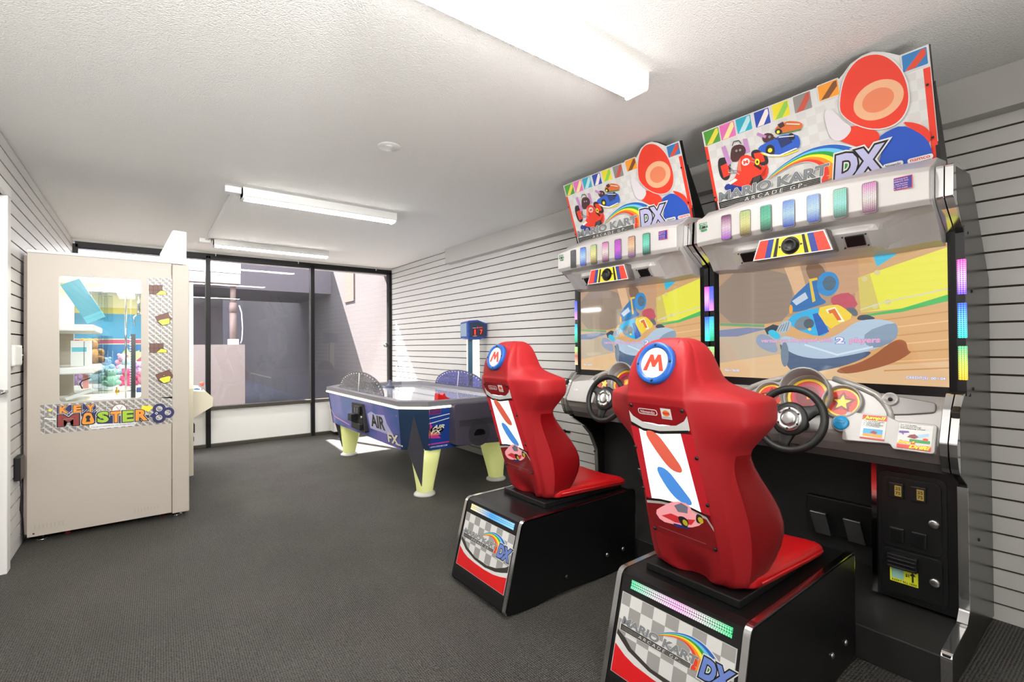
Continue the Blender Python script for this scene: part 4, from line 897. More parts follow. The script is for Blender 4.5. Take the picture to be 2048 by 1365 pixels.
# ================================================ racing cabinets
YC=.912
m_silver=mat('silver painted plastic','a3a09e',.38,metal=.25); m_silver2=mat('dark silver plastic','6f6b6a',.35,metal=.5)
m_sideb=mat('black side laminate','1c1918',.26,spec=.45); m_bezel=mat('black bezel','0c0c0e',.25)
def glow(name,c1,c2,c3=None,st=1.5,ax=2,sc=240):
    if name in MATS: return MATS[name]
    m=mat(name,'101010',.25);tc=N(m,'ShaderNodeTexCoord');sp=N(m,'ShaderNodeSeparateXYZ');L(m,tc.outputs['Generated'],sp.inputs[0])
    r=N(m,'ShaderNodeValToRGB');L(m,sp.outputs[ax],r.inputs[0]);e=r.color_ramp.elements;e[0].color=lin(c1)+(1,);e[1].color=lin(c2 if not c3 else c3)+(1,)
    if c3: q=e.new(.5);q.color=lin(c2)+(1,)
    mp=N(m,'ShaderNodeMapping');mp.inputs['Rotation'].default_value=(PI/4,0,0);L(m,tc.outputs['Object'],mp.inputs[0])
    ck=N(m,'ShaderNodeTexChecker',Scale=sc);ck.inputs[1].default_value=(1,1,1,1);ck.inputs[2].default_value=(.22,.22,.22,1);L(m,mp.outputs[0],ck.inputs[0])
    x=N(m,'ShaderNodeMix',data_type='RGBA',blend_type='MULTIPLY');x.inputs[0].default_value=1;L(m,r.outputs[0],x.inputs[6]);L(m,ck.outputs[0],x.inputs[7])
    L(m,x.outputs[2],P(m).inputs['Emission Color']);P(m).inputs['Emission Strength'].default_value=st;return m
GL={'violet':glow('violet perforated light','b060d0','ffd8e8','8a3a70'),'yellow':glow('yellow perforated light','705030','fff4a0','c0d890'),'green':glow('green perforated light','303838','70d0a8','50b898'),'blue':glow('blue perforated light','2040b0','b8dcff','4a80e8'),'teal':glow('teal perforated light','284838','90f0d8','60c8a0'),'pink':glow('pink perforated light','803068','ffe8e0','e878c0'),'peach':glow('peach perforated light','8a5a9a','ffd8a8','f0a890'),'grey':glow('dim grey light','303034','707078','606068',.5),'cyan':glow('cyan perforated light','3070d0','a0e8ff','60b0e0'),'purple':glow('purple perforated light','6050c0','e070e0','c060c0')}
chk=mat('grey check print','c2c0be',.45);pw=mat('white gloss print','dadad8',.4,coat=.2);rb=[mat('rainbow '+c,h,.4) for c,h in (('deep blue','2460b8'),('sky blue','6cc0ea'),('green','2f9a3c'),('yellow','f4e234'),('orange','f08a2a'),('red','e0402c'))]
m_let=mat('silver lettering','8b9096',.3,metal=.2);m_letd=mat('lettering edge','2a2a2e',.4);m_lil=mat('lilac lettering','b9b8dc',.35);m_ink=mat('black ink','17140f',.45);m_rp=mat('bright red print','e23a26',.4)
def logo(A,u,v,s,dx=m_lil):
    A.T=lambda a,b:(u+(a-.028)*s,v+(b-.036)*s)
    o,i=cho(MQ['rb_out']),cho(MQ['rb_in']);A.band(o,i,-.06,1.06,pw)
    for k in range(6): A.band(o,i,k/6,(k+1)/6+.01,rb[k])
    A.poly([(.018,.032),(.505,.038),(.56,.075),(.56,.12),(.018,.118)] if False else [(.018,.034),(.018,.078),(.505,.078),(.503,.040)],pw)
    A.poly([(.024,.037),(.024,.070),(.501,.068),(.498,.043)],m_ink)
    for k in range(3): A.line([(.03,.045+k*.008),(.50,.048+k*.007)],.0012,pw)
    A.text('A R C A D E   G P',.155,.045,.27,.0185,pw,.25,.012,outline=[(.04,m_ink)])
    A.text('MARIO KART',.028,.0735,.512,.044,m_let,.15,.012,outline=[(.055,pw),(.022,m_letd)])
    A.text('TM',.43,.046,.012,.005,pw);A.text('TM',.525,.064,.012,.005,pw)
    A.text('DX',.552,.032,.19,.108,dx,.22,.06,outline=[(.10,pw),(.055,m_ink)])
    A.T=None
def pill(A,u,v,w,h,t,edge,ink,fill=None):
    A.rect(u,v,u+w,v+h,edge,h/2);A.rect(u+h*.12,v+h*.12,u+w-h*.12,v+h*.88,fill or pw,h*.38);A.text(t,u+h*.45,v+h*.26,w-h*.9,h*.5,ink,.0,.02)
rc=empty('racing_cabinet',(2.5,YC,0),'nearer of two twin racing game cabinets, beside the camera end of the slat wall','arcade cabinet','racing game cabinets')
# side panels
body=[(2.15,.03),(2.15,.145),(2.385,.160),(2.43,.20),(2.43,.67),(2.335,.72),(2.33,.95),(2.455,1.03),(2.45,1.60),(2.34,1.72),(2.33,1.84),(2.56,1.86),(2.646,1.793),(2.91,1.476),(2.91,.02),(2.17,.02)]
bodyL=[(2.15,.03),(2.15,.145),(2.60,.165),(2.64,.20),(2.63,.44),(2.57,.56),(2.50,.63),(2.38,.70),(2.33,.74),(2.33,.95),(2.455,1.03),(2.45,1.60),(2.34,1.72),(2.33,1.84),(2.56,1.86),(2.646,1.793),(2.91,1.476),(2.91,.02),(2.17,.02)]
for y0,y1,pr in ((YC-.509,YC-.485,body),(YC+.485,YC+.509,bodyL)):
    b=MB();b.prism(pr,y0,y1,'Y',m_sideb);o=b.build('side_panel',rc,bevel=.003)
    for x,z in ((2.50,1.62),(2.56,1.40),(2.56,1.02),(2.5,1.0),(2.62,.42)):
        c=MB();yy=y0 if y0<YC else y1;s=-1 if y0<YC else 1
        c.lathe([(.007,0),(.006,.003),(0,.004)],(x,yy,z),(0,s,0),m_blackp,10);c.build('bolt',o)
    t=MB()
    if pr is body: pa=[(2.155,.03),(2.155,.145),(2.385,.160),(2.43,.20),(2.43,.66)]
    else: pa=[(2.155,.03),(2.155,.145),(2.60,.165),(2.64,.20),(2.63,.44),(2.57,.56),(2.50,.63),(2.38,.70)]
    pa=fillet(pa,.02,4,False);t.ribbon(pa,y0-.003,y1+.003,.007,m_chrome,smooth=False);t.build('chrome_edge_trim',rc)
# lower platform, coin box, pedal bay
b=MB();b.prism([(2.16,.0),(2.16,.13),(2.88,.165),(2.88,.0)],YC-.485,YC+.485,'Y',mat('scuffed black step','1c1a19',.55));b.build('foot_platform',rc,bevel=.004)
b=MB();b.box((2.435,YC-.485,.16),(2.88,YC-.222,.72),m_black);cb=b.build('coin_box',rc)
b=MB();b.box((2.428,YC-.230,.163),(2.44,YC-.212,.72),m_chrome);b.build('chrome_strip',cb)
b=MB();b.box((2.70,YC-.222,.15),(2.88,YC+.485,.74),mat('matte black board','151516',.6));b.build('pedal_bay_back',rc)
b=MB();b.box((2.66,YC-.02-.15,.27),(2.70,YC+.13,.44),m_blackp);b.build('pedal_plate',rc,bevel=.004)
for y in (YC-.09,YC+.05):
    b=MB();M=Matrix.Translation((2.62,y,.33))@Matrix.Rotation(math.radians(-30),4,'Y');b.box((-.012,-.035,-.07),(.0,.035,.07),m_steel,M);b.box((0,-.012,-.02),(.05,.012,.01),m_blackp,M);b.build('pedal',rc,bevel=.003)
m_door=mat('black steel door','0d0d0e',.38)
b=MB();b.prism(fillet([(YC-.452,.175),(YC-.236,.175),(YC-.236,.675),(YC-.452,.675)],.03,4),2.427,2.436,'X',m_door);fr=b.build('coin_door_frame',cb,bevel=.003)
doors=[]
for z0,z1 in ((.375,.655),(.19,.365)):
    b=MB();b.prism(fillet([(YC-.437,z0),(YC-.25,z0),(YC-.25,z1),(YC-.437,z1)],.022,4),2.418,2.428,'X',m_door);doors.append(b.build('coin_door',cb,bevel=.003))
mye=mat('yellow coin label','d8c23a',.4,emit=.25)
for y in (YC-.30,YC-.37):
    b=MB();b.box((2.408,y-.024,.575),(2.419,y+.024,.635),m_blackp);q=b.build('coin_slot',doors[0],bevel=.003)
    A=Art((2.4075,y+.018,.582),(0,-1,0),(0,0,1));A.rect(.014,.002,.036,.044,mat('gold label','a88f45',.4));A.text('25',.017,.026,.016,.012,m_ink,0,.02);A.text('75',.017,.008,.016,.012,m_ink,0,.02);A.rect(.002,.01,.007,.04,m_black);A.build('coin_label',q)
    b=MB();b.box((2.41,y-.024,.395),(2.419,y+.024,.455),m_blackp);q=b.build('coin_return',doors[0],bevel=.004);b=MB();b.box((2.408,y-.017,.402),(2.411,y+.017,.447),m_black);b.build('return_flap',q)
for z,dd in ((.50,0),(.275,1)):
    b=MB();b.lathe([(.017,0),(.017,.006),(.011,.009),(0,.009)],(2.418,YC-.415,z),(-1,0,0),m_steel,20);b.build('lock',doors[dd])
b=MB();b.box((2.395,YC-.365,.295),(2.418,YC-.27,.35),m_blackp)
for k in range(3): b.box((2.388,YC-.362,.30+k*.016),(2.397,YC-.273,.306+k*.016),m_blackp)
bv=b.build('bill_acceptor',doors[1],bevel=.003)
A=Art((2.4165,YC-.275,.235),(0,-1,0),(0,0,1));A.rect(0,0,.09,.058,mat('yellow note label','d9dc30',.4));A.rect(.005,.014,.045,.053,mat('pale teal print','8fc0b4',.4));A.text('INSERT BILL HERE',.006,.003,.08,.008,m_ink,0,.02);A.poly([(.07,.015),(.076,.015),(.076,.04),(.083,.04),(.073,.054),(.063,.04),(.07,.04)],m_ink);A.text('$1',.05,.03,.012,.014,m_ink,0,.03);A.build('bill_label',bv)
# screen
b=MB();b.box((2.437,YC-.485,1.0),(2.47,YC-.462,1.66),m_bezel);b.box((2.437,YC+.462,1.0),(2.47,YC+.485,1.66),m_bezel);b.box((2.44,YC-.485,.99),(2.47,YC+.485,1.03),m_bezel);b.box((2.46,YC-.485,1.0),(2.60,YC+.485,1.70),m_bezel)
bz=b.build('screen_bezel',rc)
SMS={}
def sm(c,st=1.1): return mat('screen colour '+c,'050505',.05,emit=st,ecol=c,spec=.9)
A=Art((2.4425,YC+.461,1.03),(0,-1,0),(0,0,1),off=.0003,dz=.00006)
A.plate([(0,0),(.922,0),(.922,.555),(0,.555)],.015,sm('c49a6a'),m_bezel)
A.poly([(0,.27),(.36,.30),(.62,.30),(.62,.555),(0,.555)],sm('a98a70'));A.poly(ch(SC_['rockL'],1),sm('8c7a6c'));A.poly(ch(SC_['skyd'],2),sm('7c5f4c'));A.poly([(.33,.54),(.40,.54),(.44,.38),(.39,.36)],sm('d2aa84'));A.poly([(.50,.545),(.63,.55),(.64,.40),(.55,.36)],sm('bb9170'))
A.poly([(0,.285),(.30,.265),(.64,.285),(.78,.295),(.922,.33),(.922,0),(0,0)],sm('cfa06c'));A.poly([(0,.26),(.30,.25),(.45,.10),(.20,.03),(0,.07)],sm('b9a892'));A.poly([(.0,.07),(.3,.12),(.56,.06),(.922,.10),(.922,0),(0,0)],sm('d8b48a'))
for k in range(7): A.line([(.66+.01*k,.26-.034*k),(.922,.29-.036*k)],.005,sm('e0b684' if k%2 else 'c08c58'))
A.poly(SC_['gl'],sm('6a9a70'));A.poly([(0,.245),(.15,.255),(.25,.245),(.1,.21),(0,.21)],sm('7880a0'))
A.poly(ch(SC_['red'],1),sm('b84a5c'));A.poly(SC_['yel'],sm('dcd840'));A.poly(SC_['yel2'],sm('c9b95c'));A.poly(SC_['cyan'],sm('38b0d0'));A.poly(SC_['grn'],sm('3cae54'))
for u,v in ((.655,.445),(.70,.467),(.735,.34),(.69,.325)): A.disc(u,v,.011,sm('cdbf86'),n=16)
A.line([(.64,.315),(.72,.34),(.922,.377)],.005,sm('c9c6b0'))
A.poly(ch(SC_['shadow'],2),sm('9a5f42'))
A.poly(ch(SC_['rearw'],2),sm('8a98b0'));A.poly(SC_['blk'],sm('2c3a4a'));A.poly(ch(SC_['cyl'],2),sm('34b8d8'));A.poly(ch(SC_['whl2'],2),sm('3a4450'));A.poly(ch(SC_['whl'],2),sm('59646e'))
A.poly(ch(SC_['bod1'],2),sm('2a6aa8'));A.poly(SC_['bodw'],sm('b8c4d4'));A.poly(SC_['bar1'],sm('d8b840'));A.poly(ch(SC_['tube'],2),sm('2c84c0'));A.poly(ch(SC_['tubein'],2),sm('4a6478'))
A.disc(.36,.335,.008,sm('e8a030'),.022,n=16)
A.poly(ch(SC_['under'],2),sm('4a5e7c'));A.poly(ch(SC_['nose'],2),sm('a8bccf'));A.poly(ch(SC_['nosed'],1),sm('7f93a8'));A.poly(ch(SC_['cy1'],1),sm('30a8d8'));A.poly(SC_['blu2'],sm('1f5cae'));A.poly(ch(SC_['plate'],1),sm('e6c63a'));A.poly(SC_['one'],sm('f4ead0'));
c=SC_['one'];cx=sum(p[0] for p in c)/len(c);cy=sum(p[1] for p in c)/len(c);A.poly([(cx+(x-cx)*.72,cy+(y-cy)*.8) for x,y in c],sm('d86a28'))
A.poly(ch(SC_['pipes'],2),sm('a4b4c0'));A.poly(ch(SC_['eng'],2),sm('70808c'));A.disc(.437,.263,.022,sm('4c5864'),n=20);A.disc(.44,.237,.007,sm('f0c040'),n=12)
for k in range(4): A.line([(.318+.011*k,.262+.004*k),(.300+.013*k,.232)],.003,sm('5a6a78'))
A.line([(.42,.165),(.55,.12),(.68,.155)],.008,sm('c8d6e4'));A.disc(.33,.12,.018,sm('6f7f90'),.06,n=20)
A.text('versus can be played with',.22,.172,.31,.024,sm('e8a0b0'),.1,.02,outline=[(.05,sm('8f9cd0'))]);A.text('2',.545,.170,.033,.028,sm('e8e0f0'),0,.03,outline=[(.05,sm('6070c0'))]);A.text('players',.597,.166,.11,.030,sm('f09ab0'),.1,.02,outline=[(.05,sm('8f9cd0'))])
A.text('Rev.1.06/00',.032,.028,.075,.012,sm('ffffff'),0,.01,outline=[(.05,sm('5060a0'))]);A.text('CREDIT(S)  00 / 04',.792,.024,.12,.013,sm('f4f4ff'),0,.02,outline=[(.05,sm('4060c0'))])
A.build('screen_image',bz)
# corner light bars
cols={'R':[('ffc030','c8f060','60e090'),('40f0e0','60c0ff','4060ff'),('7050ff','f0b0ff','ff50c0')],'L':[('ffd0a0','c06060','a0ff90'),('2aa070','50e0c0','40a0e0'),('ff90d0','7070f0','4058e0')]}
for side,s in (('R',-1),('L',1)):
    for k,(z0,z1) in enumerate(((1.06,1.188),(1.218,1.35),(1.382,1.514))):
        b=MB();a=YC+s*.489;c=YC+s*.5135;b.box((2.432,min(a,c),z0),(2.446,max(a,c),z1),glow('bar light %s %d'%(side,k),*cols[side][k],st=2.6,sc=190));b.build('light_bar',rc,bevel=.002)
    b=MB();a=YC+s*.462;c=YC+s*.511;b.box((2.437,min(a,c),1.0),(2.50,max(a,c),1.64),m_bezel);b.build('corner_post',rc)
# dashboard
b=MB();prof=fillet([(2.44,.735),(2.35,.745),(2.315,.785),(2.295,.825),(2.30,.85),(2.352,.952),(2.46,1.0),(2.46,1.03),(2.47,.8)],[0,.015,.015,.015,.02,.03,.01,0,0],3)
b.prism(prof,YC-.457,YC+.457,'Y',m_silver);dash=b.build('dashboard',rc,bevel=.004)
b=MB();b.prism([(2.44,.70),(2.37,.71),(2.345,.745),(2.46,.745)],YC-.457,YC+.457,'Y',m_silver2);b.build('dash_underside',dash)
ax=Vector((-.90,0,.43)).normalized();upv=Vector((.43,0,.90)).normalized()
def dp(u,v,w=0): return Vector((2.305,YC,.862))+Vector((0,-1,0))*u+upv*v+ax*w   # dash plane
def slab(pts,w0,w1,m,name,par,bev=.004):
    b=MB();n=len(pts);b.add([dp(u,v,w0) for u,v in pts]+[dp(u,v,w1) for u,v in pts],[tuple(range(n)),tuple(range(2*n-1,n-1,-1))]+[(i,(i+1)%n,n+(i+1)%n,n+i) for i in range(n)],m);return b.build(name,par,bevel=bev,seg=2)
slab(fillet([(-.45,-.02),(-.40,.10),(-.25,.12),(-.20,.05),(-.20,-.045),(-.44,-.045)],.015,3),-.005,.012,m_silver,'raised_panel',dash)
slab(fillet([(.16,.055),(.305,.05),(.335,.035),(.452,.035),(.452,-.078),(.33,-.078),(.32,-.06),(.16,-.07)],.012,3),-.01,.018,m_silver,'raised_panel',dash)
slab(fillet([(.30,.06),(.36,.068),(.44,.085),(.44,.125),(.27,.15)],.015,3),-.01,.004,m_silver2,'shelf_panel',dash)
def gauge(u,v,r,depth,label=None,star=True):
    o=dp(u,v);b=MB();b.lathe([(r*1.22,-.02),(r*1.22,.012),(r*1.16,.022),(r*1.08,.02),(r*1.03,.006),(r*1.02,-.0),(0,-.0)],o,ax,m_silver,40);g=b.build('gauge',dash)
    A=Art(o+ax*.002,(0,-1,0),upv);yl=mat('gauge yellow','f2cf2e',.35);rd=mat('gauge red','d2301e',.35);dr=mat('gauge maroon','7a1a22',.35);orr=mat('gauge orange','f08a2a',.35)
    A.disc(0,0,r*1.0,yl)
    if star:
        A.disc(0,0,r*.88,rd);A.star(0,0,r*.80,dr,r*.46);A.star(0,0,r*.62,mat('gauge deep red','a02428',.35),r*.34,a0=-PI/2);A.star(0,0,r*.62,dr,r*.36);A.star(0,0,r*.54,yl,r*.24)
    else:
        A.disc(0,0,r*.86,rd);A.disc(0,0,r*.72,mat('gauge magenta','b02a50',.35));A.disc(0,0,r*.58,dr);A.poly([(0,-.2*r),(.35*r,-.12*r),(.45*r,.1*r),(.2*r,.28*r),(-.1*r,.2*r)],orr);A.disc(.02,.0,r*.18,yl)
    A.build('gauge_face',g);return g
gauge(-.157,.098,.060,0);gauge(.137,.098,.063,0)
g=gauge(0,.115,.082,0,star=False)
b=MB();rows=[]
for k in range(-9,10):
    t=PI/2+k*PI/12.5; row=[]
    ext=.075*max(0,math.cos(k*PI/19))
    for rr,w in ((.102,-.02),(.106,.01+ext*.9),(.104,.014+ext),(.097,.012+ext),(.093,.0)):
        row.append(dp(rr*math.cos(t),.115+rr*math.sin(t),w))
    rows.append(row)
b.grid(rows,m_silver,True);b.build('gauge_hood',g)
slab(fillet([(-.31,.0),(-.30,.08),(-.25,.145),(-.15,.185),(-.09,.205),(.09,.205),(.15,.185),(.25,.145),(.30,.08),(.31,.0),(.20,-.02),(0,-.05),(-.20,-.02)],.03,3),-.10,-.001,m_silver,'cluster_plate',dash,.01)
for s in (-1,1):
    b=MB();pth=[(s*.09,.205,-.0),(s*.15,.185,.0),(s*.20,.168,.0),(s*.25,.143,.0),(s*.285,.11,-.0),(s*.305,.07,-.002),(s*.31,.03,-.006)]
    b.tube([dp(*p) for p in pth],.013,m_silver,12);b.build('dash_sweep',dash)
b=MB();o=dp(.150,.002,.004);b.lathe([(.036,-.02),(.036,.012),(.031,.016),(.030,.010)],o,ax,m_silver,32);b.lathe([(.029,.0),(.029,.018),(.026,.022),(0,.023)],o,ax,mat('blue start button','1f8fc4',.35,emit=.12),32);sb=b.build('start_button',dash)
A=Art(o+ax*.0235,(0,-1,0),upv);A.text('VIEW',-.012,.004,.024,.006,mat('button engraving','14688f',.4),0,.02);A.text('CHANGE',-.017,-.006,.034,.007,mat('button engraving','14688f'),0,.02);A.build('button_text',sb)
b=MB();o=dp(.30,.125,.006);b.lathe([(.03,-.01),(.026,.008),(.02,.006),(.006,-.004),(0,-.004)],o,ax,m_silver,24);b.lathe([(.008,-.002),(.006,.006),(0,.007)],o,ax,m_blackp,12);b.build('headphone_jack',dash)
# instruction stickers
def frameA(u,v,w): return Art(dp(u,v,w),(0,-1,0),upv)
mlb=mat('sky print','4aa8dc',.4);mor=mat('sand print','e0a23c',.4);mpu=mat('purple print','6a4a9a',.4);mgn=mat('green print','3a9a54',.4);myy=mat('sticker yellow','f6e23a',.4)
A=frameA(.222,-.052,.0195);A.plate([(0,0),(.080,0),(.080,.098),(0,.098)],.0015,pw);A.rect(0,.078,.08,.098,m_rp);A.text('Jump!!',.004,.078,.072,.018,myy,.3,.05,outline=[(.04,m_ink)])
for k,t in enumerate(('Tap the brake pedal','to make a small','or the accelerator','to make the kart jump!')): A.text(t,.004,.070-k*.0065,.068-(k%2)*.012,.0048,m_ink,0,.03)
A.rect(.008,.014,.072,.042,mlb);A.rect(.008,.010,.072,.022,mor);A.poly([(.03,.026),(.05,.022),(.056,.030),(.042,.036)],mat('kart maroon','8a3040',.4));A.rect(0,0,.08,.006,m_rp);A.build('instruction_sticker',dash)
A=frameA(.342,-.070,.0195);A.plate([(0,0),(.100,0),(.100,.096),(0,.096)],.0015,pw)
for k,t in enumerate(('Do not brake,','to powerslide through','the steering wheel')): A.text(t,.004,.088-k*.0065,.05+.012*k,.0048,m_ink,0,.03)
A.poly([(.002,.066),(.03,.068),(.034,.062),(.016,.058),(.018,.05),(.010,.057),(.002,.058)],mpu);A.poly([(.05,.055),(.09,.066),(.09,.056),(.06,.045)],mat('pale sky print','a8cde8',.4));A.poly([(.028,.044),(.05,.040),(.062,.048),(.05,.058),(.036,.054)],mat('kart maroon','8a3040'))
A.rect(.036,.026,.096,.038,mgn,.004);A.disc(.082,.041,.008,m_rp,.005);A.rect(0,0,.1,.014,m_rp);A.text('Jump &',.002,.016,.052,.014,myy,.3,.05,outline=[(.06,m_rp)]);A.text('Drift!',.036,.002,.062,.015,myy,.3,.05,outline=[(.06,m_rp)]);A.build('instruction_sticker',dash)
A=frameA(-.40,.03,.013);A.rect(0,0,.04,.012,mat('small plate','c8c4c0',.4));A.text('2P',.004,.002,.012,.008,m_ink);A.build('side_sticker',dash)
# chrome ribs at both ends of dashboard and canopy
lowp=[(2.40,1.01),(2.345,.955),(2.288,.84),(2.292,.79),(2.31,.745),(2.33,.72)]
upp=[(2.36,1.86),(2.295,1.845),(2.285,1.725),(2.33,1.69),(2.44,1.62)]
for s in (-1,1):
    for k in (0,1):
        y0=YC+s*(.459+.0265*k);y1=YC+s*(.482+.0265*k);ya,yb=min(y0,y1),max(y0,y1)
        b=MB();b.prism(fillet([p for p in lowp]+[(2.45,.72),(2.47,1.01)],.02,3),ya,yb,'Y',m_chrome);b.build('chrome_rib',rc,bevel=.006)
        b=MB();b.prism(fillet([p for p in upp]+[(2.50,1.63),(2.5,1.86)],.015,3),ya,yb,'Y',m_chrome);b.build('chrome_rib',rc,bevel=.006)
# canopy
def sec(y):
    a=abs(y);t=min(1,max(0,(a-.30)/.12));t=t*t*(3-2*t); bow=.02*(1-(a/.457)**2); q=min(1,max(0,(a-.26)/.05))
    x0=2.225-bow*1.8; zt=1.835+.02*(1-(a/.457)**2)
    P1=[(2.46,1.905),(2.34,1.90-.01*t),(x0+.05,zt+.012),(x0+.015,zt),(x0,zt-.02),(x0,1.715),(x0+.015,1.695)]
    P2=[(x0+.055,1.683),(x0+.062,1.668),(x0+.055+.03*q,1.645),(x0+.105+.03*q,1.588),(2.35,1.572),(2.44,1.565)]
    E=[(x0+.03,1.72),(x0+.04,1.70),(x0+.07,1.68),(x0+.12,1.63),(2.38,1.585),(2.44,1.572)]
    return P1+[(p[0]*(1-t)+e[0]*t,p[1]*(1-t)+e[1]*t) for p,e in zip(P2,E)]
b=MB();ys=[-.457,-.44,-.42,-.40,-.37,-.34,-.31,-.30,-.29,-.28,-.27,-.26,-.2,-.15,-.1,-.05,0,.05,.1,.15,.2,.26,.27,.28,.29,.30,.31,.34,.37,.40,.42,.44,.457]
b.grid([[(x,YC+y,z) for x,z in sec(y)]+[(2.47,YC+y,1.57),(2.47,YC+y,1.905)] for y in ys],m_silver,False,cu=True,capa=True,capb=True)
b.mats[0]=mat('canopy silver','c2bfbd',.38,metal=.2);cp=b.build('canopy',rc,bevel=.003,angle=25)
order=['pink','teal','blue','blue','green','yellow','violet']
for k in range(7):
    y=-.285+.095*k; x=sec(y)[5][0]; mm=GL[order[k]]
    pts=fillet([(y-.025,1.698),(y+.025,1.698),(y+.025,1.817),(y-.025,1.817)],.010,4)
    b=MB();b.prism([(YC+p,q) for p,q in pts],x-.004,x+.002,'X',m_silver2);f=b.build('light_strip',cp)
    b=MB();pts=fillet([(y-.022,1.702),(y+.022,1.702),(y+.022,1.813),(y-.022,1.813)],.008,4);b.prism([(YC+p,q) for p,q in pts],x-.0065,x-.003,'X',mm);b.build('light_lens',f)
# camera recess
b=MB();b.prism([(YC-.165,1.575),(YC+.165,1.575),(YC+.135,1.672),(YC-.135,1.672)],2.20,2.262,'X',m_silver2);hd=b.build('camera_housing',cp,bevel=.008)
A=Art((2.1985,YC+.16,1.578),(0,-1,0),(0,0,1));A.poly([(0,0),(.32,0),(.29,.088),(.03,.088)],pw);A.poly([(.006,.004),(.314,.004),(.286,.084),(.034,.084)],m_rp)
mnb=mat('royal blue print','20388c',.4);myp=mat('target yellow','e6d22c',.4)
A.poly([(.052,.004),(.268,.004),(.25,.084),(.07,.084)],mnb);A.poly([(.078,.004),(.242,.004),(.226,.084),(.094,.084)],myp);A.poly([(.088,.004),(.232,.004),(.216,.084),(.104,.084)],m_ink);A.poly([(.104,.004),(.216,.004),(.205,.084),(.115,.084)],myp);A.disc(.16,.044,.038,m_ink)
for u in (.117,.203): A.disc(u,.044,.007,m_ink,n=3)
A.build('camera_target_print',hd)
b=MB();b.lathe([(.030,0),(.030,.012),(.022,.018),(.018,.010),(0,.012)],(2.198,YC,1.622),(-1,0,0),m_blackp,28);b.build('camera_lens',hd)
for s in (-1,1):
    b=MB();M=Matrix.Translation((2.271,YC+s*.215,1.613))@Matrix.Rotation(math.radians(-41),4,'Y');b.box((-.004,-.032,-.024),(.004,.032,.024),m_black,M);sp_=b.build('speaker_grille',cp)
    for dy in (-.04,.04):
        for dz in (-.026,.026):
            c=MB();c.sphere(M@Vector((-.003,dy,dz)),.004,m_blackp,5);c.build('screw',sp_)
# canopy stickers
A=Art((sec(-.37)[5][0]-.001,YC-.330,1.765),(0,-1,0),(0,0,1));A.T=None
A.rect(0,0,.082,.048,m_rp);A.rect(.002,.002,.080,.046,mat('deep blue sticker','1a2a86',.4))
for k,t in enumerate(("McDONALD'S",'AMUSEMENTS, INC.','Sales and Service','(843) 399-2636','(800) 569-5388')): A.text(t,.014-.004*(k==1),.037-k*.0085,.054+.008*(k==1),.0055,mat('sticker pink text','d8a0b8',.4),0,.02)
A.build('dealer_sticker',cp)
A=Art((sec(.4)[5][0]-.0005,YC+.435,1.765),(0,-1,0),(0,0,1));gg=mat('sticker green','2f7a4a',.4)
A.rect(0,.030,.05,.042,gg);A.text('NICE TIRE',.006,.033,.038,.006,pw,0,.02);A.rect(0,.014,.012,.026,gg);A.rect(.015,.014,.033,.026,m_ink);A.rect(.036,.014,.05,.026,gg);A.rect(.01,.0,.042,.010,gg);A.build('green_sticker',cp)
# marquee
mf=empty('marquee_frame',(2.42,YC,1.88));mf.parent=rc;mf.location=(2.42-2.5,0,1.88)
bpy.data.objects.remove(mf)
A=Art((2.42,YC+.45,1.88),(0,-1,0),(-.148,0,.413),off=.0004,dz=.00012)
out=[(0,0),(.90,0),(.90,.437),(.815,.437),(.795,.452),(.770,.470),(.735,.487),(.700,.489),(.66,.476),(.632,.450),(.615,.437),(0,.437)]
A.plate(out,.028,pw,m_blackp)
A.checker(.02,.0,.88,.36,.038,mat('pale grey check print','d2d0ce',.45),dv=.01)
A.rect(0,0,.016,.362,m_rp);A.rect(.878,0,.898,.36,m_rp)
tiles=[('t0','4f9a3c'),('t1','e070b4'),('t2','2ea6c0'),('t3','2846a8'),('t4','e6d62e'),('t5','8a8684'),('t6','f09a2c'),('t7','2f78b8')]
for k,(n_,c) in enumerate(tiles):
    q=MQ[n_];u0,u1,v0,v1=q[0][0],q[1][0],q[3][1],q[0][1];u0=max(u0,.004)
    A.rect(u0,v0,u1,v1,pw,.006);A.rect(u0+.004,v0+.004,u1-.004,v1-.004,mat('tile colour '+c,c,.4),.004)
    A.poly([(u0+.01,v0+.006),(u0+.04,v0+.006),(u1-.008,v1-.03),(u1-.008,v1-.008),(u1-.02,v1-.008)],mat('tile stripe %d'%k,('e8d84a','f2e29a','b9dfe6','f0e4e0','8cc850','c05040','7a4a28','d8482c')[k],.4))
mtr=mat('tyre print','2a2428',.5);mpk2=mat('violet pipe print','c088c0',.4)
for w_ in ('kr_w1','kr_w2'): A.poly(ch(MQ[w_],2),mtr)
A.poly([(.065,.245),(.105,.25),(.105,.19),(.07,.185)],m_rp);A.poly([(.235,.255),(.275,.25),(.28,.205),(.24,.205)],m_rp)
A.poly(MQ['kr_p1'],mpk2);A.poly(MQ['kr_p2'],mpk2);A.poly(ch(MQ['kr_seat'],1),mat('seat print','4a2a2c',.5));A.poly(ch(MQ['kr_blue'],1),mnb);A.poly(ch(MQ['kr_body'],1),m_rp)
A.poly([(.20,.125),(.27,.14),(.285,.18),(.25,.15),(.21,.14)],mat('dark red print','b02818',.4));A.disc(.192,.228,.020,pw,.017,n=24);A.text('M',.181,.219,.022,.017,m_rp,0,.05)
A.poly([(.19,.117),(.23,.115),(.26,.122),(.25,.15),(.21,.145)],mtr);A.line([(.10,.205),(.14,.19)],.004,chk);A.line([(.12,.215),(.15,.18)],.004,chk)
